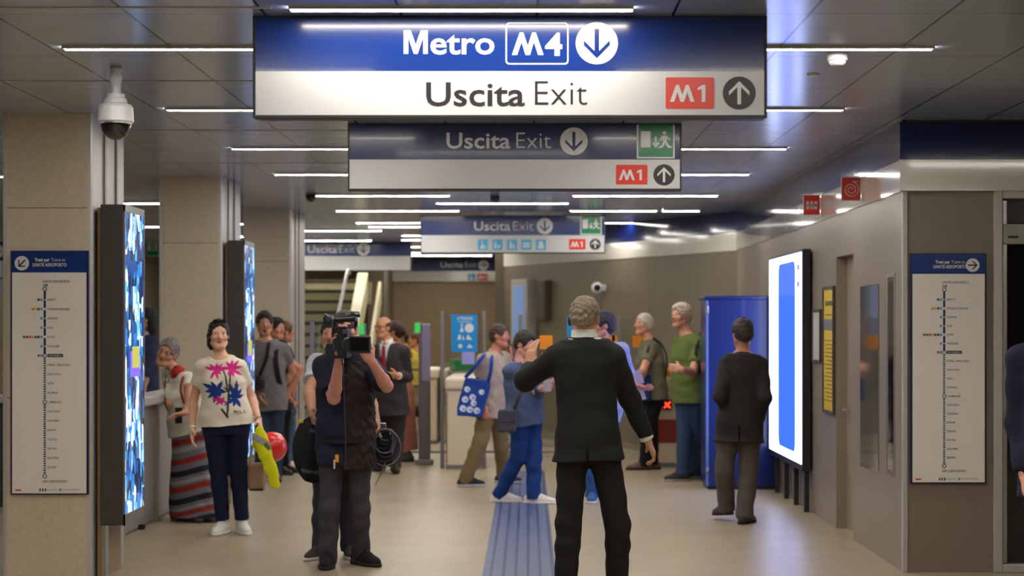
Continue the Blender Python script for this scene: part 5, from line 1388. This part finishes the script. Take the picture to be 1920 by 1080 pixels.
# --- older woman leaning on the parapet
p = Person('grey haired older woman in a white top and striped skirt leaning on the parapet', 14.35, 1.62, 'f', yaw=-35, head=(314, 661), hyaw=-10, hpitch=-4, hroll=-20, neck=(337, 700), shA=(322, 712), shB=(358, 716), elA=(318, 758, 'f'), wrA=(312, 727, 'b'), elB=(354, 762, 'f'), wrB=(347, 774, 'f'),
           pel=(362, 806), hipyaw=-20, knA=(356, 890), knB=(385, 890), ftA=(352, 969, -40), ftB=(400, 967, -10), skin=(196, 142, 112), res=.006, build=1.05, hk=1.08)
p.body({'A': dict(curl=.8, d=(-.15, 0, 1), palm=(.8, -.4, 0)), 'B': dict(curl=.5, d=(-.8, -.5, -.1), palm=(-.3, -.3, -.9))})
p.hair((112, 104, 102), 'bun', vol=.010, lower=-.10, noise=.004)
p.shirt((226, 220, 206), sleeve=.22, hem=-.03, loose=.045, noise=.004)
def stripes(v):
    c = np.tile(col3((118, 118, 132)), (len(v), 1)); z = v[:, 2]-.02*np.sin(v[:, 0]*9)-.10*(v[:, 0]-p.pel[0])
    for z0, z1, cl in ((.80, .86, (34, 34, 48)), (.66, .71, (140, 44, 38)), (.60, .64, (158, 152, 154)), (.50, .55, (150, 50, 46)), (.40, .45, (34, 34, 46)), (.34, .37, (158, 152, 154)), (.27, .32, (150, 50, 42)), (.17, .22, (36, 36, 50)), (.12, .14, (150, 150, 156)), (.07, .11, (150, 52, 46)), (.0, .04, (40, 40, 54))): c[(z > z0) & (z < z1)] = col3(cl)
    return c
F_ = Field(.007); zt = p.pel[2]+.10
F_.loft((p.pel[0]+.02, p.pel[1], 0), (0, 0, 1), p.hrt, p.hrt, [(.035, .235, .20, 0, .03), (.25, .225, .19, 0, .015), (.55, .20, .165, 0, 0), (.80, .185, .15, 0, -.02), (zt, .150, .125, 0, -.03)], fold=.045)
F_.mesh('skirt', dyed('striped skirt cotton'), p.root, paint=stripes, noise=.003)
p.shoes((60, 44, 36), (40, 30, 26), 'leather', L=.9)
F_ = Field(.005); c = p.neck+np.array((0, 0, .0)); F_.cap(c+p.fw*.02-np.array((0, 0, .01)), c+p.fw*.02+np.array((0, 0, .02)), .058, .052, k=.01); F_.mesh('scarf', cloth((178, 52, 44)), p.root, noise=.004, nfreq=60)
bm = bmesh.new()
for x in (-1, 1): tube(bm, [p.H(x*.032+.022*math.cos(u), .088, .010+.017*math.sin(u)) for u in np.linspace(0, 2*math.pi, 18)], .0022, 6)
tube(bm, [p.H(-.012, .092, .012), p.H(.012, .092, .012)], .0022, 6)
obj('glasses', bm, cloth((70, 50, 46), .3), p.root)
p.strap([p.sB+np.array((-.03, -.07, .05)), p.sB+np.array((-.045, -.105, -.04)), p.sB+np.array((-.02, -.11, -.16)), p.sB+np.array((.06, -.06, -.30))], (158, 64, 52), .010, 'bag_strap')
t = thing('smartphone', 'dark smartphone in the older woman\'s lowered hand', 'phone', W(335, 777, 14.02)); c = W(335, 778, 14.02); obj('body', B(c.x-.03, c.x+.03, c.y-.006, c.y+.006, c.z-.07, c.z+.06, .005), cloth((30, 28, 44), .25), t)
t = thing('drinking_glass', 'clear empty cup held up by the older woman by the parapet', 'cup', W(311, 700, 14.15)); c = W(311, 704, 14.2); obj('cup', lathe(bmesh.new(), [(.032, -.065), (.042, .06), (.039, .06), (.029, -.058)], c, seg=24), M['glass'], t, True)

# --- the far group on the left
p = Person('bearded man in a grey t-shirt with a camera hanging round his neck', 17.8, 1.79, yaw=8, head=(496, 607), hyaw=12, neck=(498, 637), shA=(476, 655), shB=(530, 656), elA=(470, 705, 'b'), wrA=(484, 738, 'f'), elB=(548, 697, 'b'), wrB=(519, 738, 'f'), pel=(503, 752), knA=(492, 830), knB=(515, 830), ftA=(490, 905, -8), ftB=(517, 902, 15), skin=(188, 136, 106), res=.008)
p.body({'A': dict(curl=.4), 'B': dict(curl=.5, d=(-.9, -.2, -.35), palm=(-.2, .9, 0))}); p.hair((38, 30, 26), 'thick', vol=.016); p.shirt((112, 108, 110), sleeve=.55, loose=.02, hem=-.09); p.trousers((48, 62, 84), 'denim'); p.shoes((40, 38, 38))
F_ = Field(.007)
F_.ell(p.H(0, .045, -.082), p.hR, (.05, .045, .035)); F_.mesh('beard', cloth((70, 52, 42), kind='hair'), p.root)
p.strap([p.neck+np.array((.07, .05, .01)), p.neck+np.array((.05, -.12, -.05)), p.neck+np.array((.03, -.165, -.2)), p.neck+np.array((-.05, -.17, -.40))], (30, 28, 28), .018, 'camera_strap')
p.strap([p.sB+np.array((-.06, .08, .07)), p.sB+np.array((-.06, -.09, .03)), p.sB+np.array((-.055, -.155, -.12)), p.sB+np.array((-.02, -.13, -.34)), p.sB+np.array((.0, .05, -.42))], (34, 32, 34), .028, 'backpack_strap')
F_ = Field(.008); c = p.neck+np.array((.03, .24, -.24)); F_.rbox(c, np.eye(3), (.17, .09, .24), .06); F_.mesh('backpack', cloth((34, 32, 36)), p.root)
Yc = 17.58
t = thing('photo_camera', 'black photo camera hanging at the chest of the man in the grey t-shirt', 'camera', W(485, 722, Yc)); c = W(485, 720, Yc)
obj('body', B(c.x-.07, c.x+.06, c.y-.03, c.y+.03, c.z-.05, c.z+.05, .012), mb, t); obj('prism', B(c.x-.03, c.x+.02, c.y-.03, c.y+.02, c.z+.045, c.z+.085, .01), mb, t)
bm = bmesh.new(); lathe(bm, [(.042, .02), (.044, -.06), (.046, -.065), (.046, -.10), (.038, -.10), (.03, -.085)], (c.x, c.y-.01, c.z-.02), 'y', 24); obj('lens', bm, mb, t)
p = Person('dark haired person in black trousers right behind the grey t-shirt man', 18.7, 1.72, yaw=70, head=(518, 616), hyaw=55, neck=(517, 645), elA=(562, 692, -.2), wrA=(541, 735, 'f'), elB=(556, 700, 'b'), wrB=(540, 760, 'f'), pel=(524, 760), knA=(523, 830), knB=(530, 830), ftA=(521, 890, 60), ftB=(530, 886, 70), skin=RUDDY, res=.009)
p.body({'A': dict(curl=.5), 'B': dict(curl=.5)}); p.hair((30, 26, 24), 'thick'); p.shirt((34, 32, 36), sleeve=.5); p.trousers((28, 28, 32)); p.shoes((30, 28, 28))
p = Person('brown haired person with a pale collar, rearmost of the group by the far column', 19.6, 1.71, yaw=100, head=(535, 622), hyaw=110, neck=(532, 648), elA=(551, 700, -.15), wrA=(545, 745, 'f'), elB=(545, 700, 'b'), wrB=(548, 750, 'f'), pel=(536, 760), knA=(537, 825), knB=(543, 825), ftA=(537, 880, 80), ftB=(545, 878, 60), skin=RUDDY, res=.009)
p.body({'A': dict(curl=.5), 'B': dict(curl=.5)}); p.hair((104, 70, 46), 'short', vol=.016); p.shirt((150, 120, 124), sleeve=.5); p.collar((230, 228, 222)); p.trousers((64, 84, 104), 'denim'); p.shoes((214, 196, 180), (230, 226, 220), 'cloth')
p = Person('person with long dark hair and navy top beyond the parapet by the nearest screen', 17.2, 1.74, 'f', yaw=-60, head=(273, 600), hyaw=-80, neck=(274, 630), elA=(262, 690, 'b'), wrA=(262, 735, 'f'), elB=(282, 690, 'f'), wrB=(270, 725, 'f'), pel=(274, 752), knA=(270, 840), knB=(276, 840), ftA=(268, 936, -60, 0, 17.2), ftB=(277, 936, -60, 0, 17.3), skin=TAN, res=.009)
p.body({'A': dict(curl=.5), 'B': dict(curl=.5)}); p.hair((26, 24, 28), 'long', lower=-.2); p.shirt((58, 64, 92), sleeve=1.6); p.collar((220, 220, 226)); p.trousers((58, 72, 104), 'denim'); p.shoes((40, 40, 44))

# --- bald man in a suit with a red tie
p = Person('balding man in a dark suit and red tie walking behind the camera operator', 18.9, 1.76, yaw=-22, head=(719, 615), hyaw=-45, neck=(727, 643), shA=(702, 660), shB=(757, 659), elA=(697, 706, 'b'), wrA=(728, 708, 'f'), elB=(765, 706, 'b'), wrB=(747, 705, 'f'), pel=(734, 752), knA=(722, 818), knB=(744, 820, .1), ftA=(713, 882, -15), ftB=(740, 887, 10, .03), skin=(206, 142, 106), res=.008)
p.body({'A': dict(curl=.6, d=(.9, -.2, .1), palm=(0, .8, .5)), 'B': dict(curl=.6, d=(-.9, -.2, .1), palm=(0, .8, .5))})
p.hair((64, 50, 44), 'bald', vol=.010); p.undershirt((226, 226, 234)); p.collar((232, 232, 238)); p.trousers((56, 50, 50), thigh=.1, knee=.078, hem=.072); p.jacket((56, 52, 52), hem=-.14, grow=.022, vneck=.30); p.cuffs(); p.shoes((38, 34, 34))
U = unit(p.neck-p.pel); F_ = Field(.006); a = p.neck+p.fw*.105-U*.045
F_.cap(a, a+p.fw*.035-U*.13, .020, .030, k=.01, sq=(p.fw, 2.2)); F_.cap(a+p.fw*.035-U*.13, a+p.fw*.045-U*.30, .030, .040, k=.01, sq=(p.fw, 2.2)); F_.mesh('tie', cloth((136, 32, 38), .5), p.root)
bm = bmesh.new()
for x in (-1, 1): tube(bm, [p.H(x*.032+.020*math.cos(u), .090, .011+.015*math.sin(u)) for u in np.linspace(0, 2*math.pi, 18)], .0025, 6)
tube(bm, [p.H(-.012, .094, .013), p.H(.012, .094, .013)], .0025, 6); tube(bm, [p.H(.052, .088, .013), p.H(.078, .0, .012)], .0025, 6); obj('glasses', bm, cloth((50, 36, 34), .3), p.root)
p = Person('woman with a dark ponytail and pink skirt behind the balding man', 20.6, 1.66, 'f', yaw=-100, head=(742, 622), hyaw=-110, neck=(748, 648), elA=(758, 700, 'b'), wrA=(764, 745, 'f'), elB=(764, 700, 'f'), wrB=(763, 742, 'f'), pel=(754, 755), knA=(755, 810), knB=(758, 810), ftA=(758, 866, -100), ftB=(765, 866, -80), skin=(206, 136, 94), res=.009)
p.body({'A': dict(curl=.4), 'B': dict(curl=.4)}); p.hair((52, 30, 24), 'pony'); p.shirt((96, 60, 54), sleeve=.3); p.shoes((60, 50, 40), L=.9)
F_ = Field(.009); F_.loft((p.pel[0]+.03, p.pel[1], 0), (0, 0, 1), (1, 0, 0), (1, 0, 0), [(.14, .155, .15, 0), (.5, .13, .14, 0), (.85, .15, .14, 0, -.03), (1.02, .12, .11, 0, -.04)], fold=.06); F_.mesh('skirt', cloth((168, 108, 92)), p.root)
# --- far woman in yellow with a pushchair
p = Person('small far woman in a yellow top with raised arms beyond the gates', 26.5, 1.60, 'f', yaw=20, head=(778, 637), hyaw=-80, neck=(782, 656), elA=(770, 668, 'f'), wrA=(766, 652, 'f'), elB=(798, 672, 'f'), wrB=(796, 650, 'f'), pel=(778, 715), knA=(774, 755), knB=(785, 755), ftA=(773, 800, 0, 0, 26.5), ftB=(787, 800, 10, 0, 26.5), skin=(204, 140, 96), res=.011)
p.body({'A': dict(curl=.4, d=(-.5, -.5, .5)), 'B': dict(curl=.4)}); p.hair((92, 54, 34), 'pony'); p.shirt((224, 206, 92), sleeve=.35, loose=.03); p.trousers((166, 150, 110), shorten=.45, hem=.085, knee=.08); p.shoes((210, 206, 200), (220, 218, 214), 'cloth')
F_ = Field(.01); F_.torso if False else None
t = thing('pushchair', 'black pushchair in front of the far woman in yellow', 'pushchair', (W(778, 785, 25.8).x, 25.8, 0)); c = V3((W(778, 785, 25.8).x, 25.8, .34))
F_ = Field(.01); F_.rbox(c, np.eye(3), (.19, .3, .07), .05); F_.mesh('seat', cloth((28, 30, 32)), t)
for x in (-1, 1):
    bm = bmesh.new(); tube(bm, [c+np.array((x*.2, -.3, -.26)), c+np.array((x*.18, .28, .2)), c+np.array((x*.16, .4, .62))], .014); obj('frame', bm, M['grey'], t)
    for yy in (-.28, .28):
        bm = bmesh.new(); lathe(bm, [(.05, -.02), (.085, -.02), (.085, .02), (.05, .02)], (c[0]+x*.2, c[1]+yy, .085), 'x', 20); obj('wheel', bm, M['black'], t)
bm = bmesh.new(); tube(bm, [c+np.array((-.16, .4, .62)), c+np.array((.16, .4, .62))], .016); obj('handle', bm, M['black'], t)

# --- man in beige on the phone with the tote bag
p = Person('man in a beige polo on the phone carrying a blue tote bag', 17.4, 1.72, yaw=62, head=(937, 630), hyaw=68, neck=(926, 662), shA=(906, 676), shB=(944, 672), elA=(897, 725, 'b'), wrA=(906, 762, 'f'), elB=(962, 704, 'b'), wrB=(958, 671, 'f'), pel=(921, 766), knA=(900, 830, -.05), knB=(941, 835), ftA=(873, 912, 100, .0), ftB=(943, 905, 80), skin=(196, 124, 102), res=.0075)
p.body({'A': dict(curl=.6), 'B': dict(curl=.7, d=(-.1, .0, 1), palm=(-.9, .2, 0))}); p.hair((62, 48, 40), 'short', vol=.009, lower=-.04); p.shirt((176, 158, 142), sleeve=.55, loose=.035, hem=-.09); p.collar((178, 160, 144), r=.06, h=.03, open_=.5); p.trousers((138, 118, 82), thigh=.1, knee=.078, hem=.068, noise=.006); p.shoes((62, 52, 50), (200, 196, 190), 'cloth')
t = thing('smartphone', 'black phone held to the ear of the man in the beige polo', 'phone', W(957, 650, 17.45)); c = p.wB+np.array((-.015, 0, .09)); obj('body', B(c[0]-.012, c[0]+.0, c[1]-.045, c[1]+.03, c[2]-.04, c[2]+.10, .005), cloth((22, 20, 22), .2), t)
Yt = 17.14
t = thing('tote_bag', 'blue tote bag with white round prints under the arm of the man in beige', 'bag', W(886, 745, Yt))
cor = [(868, 706), (919, 720), (904, 784), (860, 776)]
F_ = Field(.006); cc = V3(W(888, 746, Yt)); ux = unit(V3(W(919, 720, Yt))-V3(W(868, 706, Yt))); uz = unit(V3(W(868, 706, Yt))-V3(W(860, 776, Yt))); 
F_.rbox(cc, np.stack([ux, np.cross(uz, ux), uz]), (.135, .03, .192), .02)
def tote(v):
    c = np.tile(col3((34, 70, 148)), (len(v), 1)); q = photo_px(v)
    for x, y, r in ((876, 730, 5.5), (872, 749, 6), (886, 745, 6), (868, 766, 6.2), (881, 768, 6.2), (894, 770, 6), (888, 756, 5.5), (903, 735, 5)):
        d = np.hypot(q[:, 0]-x, q[:, 1]-y); c[(d < r)] = col3((216, 222, 240)); c[np.hypot(q[:, 0]-x-1.5, q[:, 1]-y-1) < r*.35] = col3((90, 130, 190))
    return c
F_.mesh('body', dyed('printed tote canvas'), t, paint=tote, noise=.003)
for a, b in (((872, 708), (906, 668)), ((914, 720), (922, 672))):
    band('handle', [W(*a, Yt-.02), W((a[0]+b[0])/2+2, (a[1]+b[1])/2, Yt-.06), W(*b, Yt-.02), W(b[0]+2, b[1]-4, Yt+.15)], .018, .004, cloth((40, 66, 150)), t, (0, -1, 0))

# --- man in blue with white shoes
p = Person('dark haired man in a blue shirt and jeans with white shoes looking at his phone', 15.75, 1.66, yaw=48, head=(984, 645), hyaw=50, hpitch=-14, neck=(972, 680), shA=(957, 696), shB=(1002, 692), elA=(965, 742, 'b'), wrA=(1006, 735, 'f'), elB=(1010, 735, 'f'), wrB=(1016, 727, 'f'), pel=(986, 782), knA=(972, 855, -.05), knB=(1001, 855), ftA=(938, 941, 75), ftB=(1000, 944, 78), skin=(206, 150, 138), res=.007)
p.body({'A': dict(curl=.45, d=(.9, -.2, .15), palm=(0, .3, .9)), 'B': dict(curl=.5, d=(.7, -.4, .3), palm=(-.3, .2, .9))}); p.hair((44, 36, 36), 'thick', vol=.018); p.shirt((76, 90, 122), sleeve=1.75, loose=.03, hem=-.085); p.collar((70, 90, 128), r=.06, h=.03, open_=.4); p.trousers((32, 62, 124), 'denim', thigh=.098, knee=.076, hem=.066, noise=.006); p.shoes((232, 222, 214), (240, 236, 230), 'cloth', L=1.1, laces=(240, 238, 234))
F_ = Field(.007); F_.ell(p.H(0, .052, -.080), p.hR, (.048, .042, .036)); F_.mesh('beard', cloth((74, 54, 50), kind='hair'), p.root)
t = thing('smartphone', 'pale phone in the hands of the man in the blue shirt', 'phone', W(1024, 716, 15.4)); c = V3(W(1026, 722, 15.36)); obj('body', B(c[0]-.035, c[0]+.035, c[1]-.008, c[1]+.004, c[2]-.06, c[2]+.05, .005), cloth((170, 160, 176), .25), t)
Ys = 15.45
t = thing('shoulder_bag', 'dark grey shoulder bag at the hip of the man in the blue shirt', 'bag', W(952, 790, Ys)); F_ = Field(.007); c = V3(W(951, 789, Ys)); F_.rbox(c, np.eye(3), (.085, .045, .105), .03); F_.mesh('body', cloth((78, 78, 90)), t, noise=.003)
F_ = Field(.007); F_.rbox(c+np.array((0, -.04, .04)), np.eye(3), (.08, .012, .06), .01); F_.mesh('flap', cloth((70, 70, 82)), t)
band('strap', [c+np.array((.06, -.02, .09)), V3(W(975, 742, Ys-.08)), V3(W(994, 706, Ys)), p.sB+np.array((-.06, .0, .06))], .014, .004, cloth((66, 66, 78)), t, (0, -1, 0))

# --- person behind the suited man, lilac light put into the skin colour
p = Person('person with dark hair and lilac shirt hidden behind the man in the black suit', 15.9, 1.76, yaw=-25, head=(1130, 610), hyaw=-70, neck=(1131, 645), elA=(1098, 715, 'b'), wrA=(1094, 762, 'f'), elB=(1178, 700, 'b'), wrB=(1192, 722, 'f'), pel=(1128, 765), knA=(1115, 855), knB=(1142, 855), ftA=(1110, 941, -5), ftB=(1140, 938, 10), skin=(196, 136, 136), res=.008)
p.body({'A': dict(curl=.5), 'B': dict(curl=.6, d=(.6, -.5, -.2), palm=(0, .6, .8))}); p.hair((34, 30, 46), 'thick', vol=.02); p.shirt((150, 156, 206), sleeve=1.7, loose=.02, hem=-.12); p.trousers((52, 86, 150), 'denim'); p.shoes((54, 92, 140), (220, 220, 220), 'cloth')
t = thing('paper_sheets', 'paper sheets coloured by lilac light in a hand beside the man in the black suit', 'papers', W(1200, 730, 15.5))
for i, q in enumerate((((1186, 700), (1200, 690), (1208, 718), (1194, 722)), ((1188, 728), (1204, 724), (1212, 748), (1193, 752)))):
    bm = bmesh.new(); v = [bm.verts.new(W(x, y, p.wB[1]-.03+.02*i+.02*(j > 1))) for j, (x, y) in enumerate(q)]; bm.faces.new(v); bmesh.ops.solidify(bm, geom=bm.faces[:], thickness=.003); obj('sheet', bm, cloth((196, 190, 216), .6), t)  # lilac light falling on the paper is put into its colour

# --- two men by the red cross gate
p = Person('grey haired man in an olive t-shirt facing left by the gate', 19.4, 1.80, yaw=-75, head=(1207, 608), hyaw=-78, neck=(1219, 637), shA=(1220, 658), shB=(1216, 660), elA=(1228, 700, 'b'), wrA=(1205, 715, 'f'), elB=(1206, 695, 'f'), wrB=(1199, 722, 'b'), pel=(1222, 745), knA=(1222, 812), knB=(1216, 812), ftA=(1224, 880, -95), ftB=(1208, 881, -80), skin=(212, 148, 122), res=.008)
p.body({'A': dict(curl=.5), 'B': dict(curl=.5)}); p.hair((188, 176, 166), 'short', vol=.007, lower=-.03); p.shirt((112, 108, 86), sleeve=.55, loose=.045, hem=-.02); p.trousers((24, 24, 30), hem=.062); p.shoes((92, 66, 44))
p.strap([p.neck+np.array((.02, -.11, .02)), p.neck+np.array((.12, -.17, -.06)), p.neck+np.array((.18, -.13, -.22)), p.neck+np.array((.16, -.13, -.45))], (40, 40, 40), .016, 'bag_strap')
t = thing('shoulder_bag', 'navy bag carried at the front by the man in the olive t-shirt', 'bag', W(1207, 725, 19.1)); F_ = Field(.009); F_.rbox(V3(W(1207, 727, 19.13)), np.eye(3), (.085, .05, .15), .03); F_.mesh('body', cloth((30, 50, 100)), t, noise=.003); band('strap', [W(1204, 704, 19.08), W(1214, 660, 19.12), W(1222, 640, 19.3)], .012, .004, cloth((34, 40, 60)), t, (0, -1, 0))
p = Person('tall grey haired man in a green t-shirt with folded arms beside the blue box', 18.1, 1.88, yaw=-55, head=(1277, 592), hyaw=-55, neck=(1289, 626), shA=(1279, 648), shB=(1311, 652), elA=(1262, 690, 'b'), wrA=(1282, 692, 'f'), elB=(1298, 699, 'f'), wrB=(1277, 692, 'f'), pel=(1294, 740), knA=(1284, 820), knB=(1306, 820), ftA=(1280, 902, -70), ftB=(1305, 897, -50), skin=(212, 152, 124), res=.008, build=1.05)
p.body({'A': dict(curl=.5, d=(.9, 0, 0), palm=(0, .9, 0)), 'B': dict(curl=.7, d=(-.7, .5, .1), palm=(.2, .9, 0))}); p.hair((176, 160, 142), 'thick', vol=.014); p.shirt((98, 112, 58), sleeve=.62, loose=.03, hem=-.075); p.trousers((48, 64, 92), 'denim', thigh=.098, knee=.074, hem=.064); p.shoes((64, 60, 60), (160, 156, 150), 'cloth')
F_ = Field(.009); F_.rbox(p.neck+np.array((.20, .14, -.24)), np.eye(3), (.09, .17, .25), .06); F_.mesh('backpack', cloth((36, 34, 36)), p.root)
p.strap([p.sB+np.array((.0, .05, .08)), p.sB+np.array((-.05, -.08, .04)), p.sB+np.array((-.06, -.13, -.14)), p.sB+np.array((.03, -.09, -.34))], (32, 32, 32), .02, 'backpack_strap')

# --- man in the dark blazer walking away
p = Person('man seen from behind in a dark blazer and grey trousers walking toward the blue box', 14.2, 1.73, yaw=172, head=(1392, 625), hyaw=195, neck=(1393, 662), shA=(1364, 686), shB=(1425, 686), elA=(1350, 742, 'f'), wrA=(1366, 778, 'b'), elB=(1434, 745, 'f'), wrB=(1424, 785, 'b'), pel=(1387, 795), knA=(1358, 880, -.05), knB=(1404, 878, .05), ftA=(1362, 980, 205, .05, 14.3), ftB=(1396, 982, 150), skin=(186, 134, 110), res=.007)
p.body({'A': dict(curl=.6), 'B': dict(curl=.6)}); p.hair((44, 36, 34), 'thick', vol=.015, lower=-.03); p.undershirt((60, 56, 58)); p.trousers((84, 78, 74), thigh=.1, knee=.078, hem=.072, noise=.005); p.jacket((40, 36, 38), hem=-.14, grow=.026, flare=.02, opening=False, vent=True); p.shoes((50, 40, 36))

# --- man at the right edge
p = Person('man in a navy suit cut off by the right edge of the picture', 8.0, 1.78, yaw=150, head=(1998, 590), hyaw=140, neck=(1996, 634), shA=(1926, 678), shB=(2055, 690), elA=(1912, 795, 'b'), wrA=(1921, 890, 'f'), elB=(2075, 795, 'b'), wrB=(2070, 890, 'f'), pel=(1990, 875), knA=(1970, 1060), knB=(2020, 1060), ftA=(1968, 1266, 160), ftB=(2025, 1260, 150), skin=(214, 152, 130), res=.007)
p.body({'A': dict(curl=.5), 'B': dict(curl=.5)}); p.hair((60, 50, 44), 'short'); p.undershirt((226, 226, 232)); p.collar((230, 230, 236)); p.trousers((34, 36, 56), thigh=.1, knee=.08, hem=.075); p.jacket((30, 32, 54), hem=-.14, grow=.026, opening=False, r=.054); p.shoes((30, 28, 28))
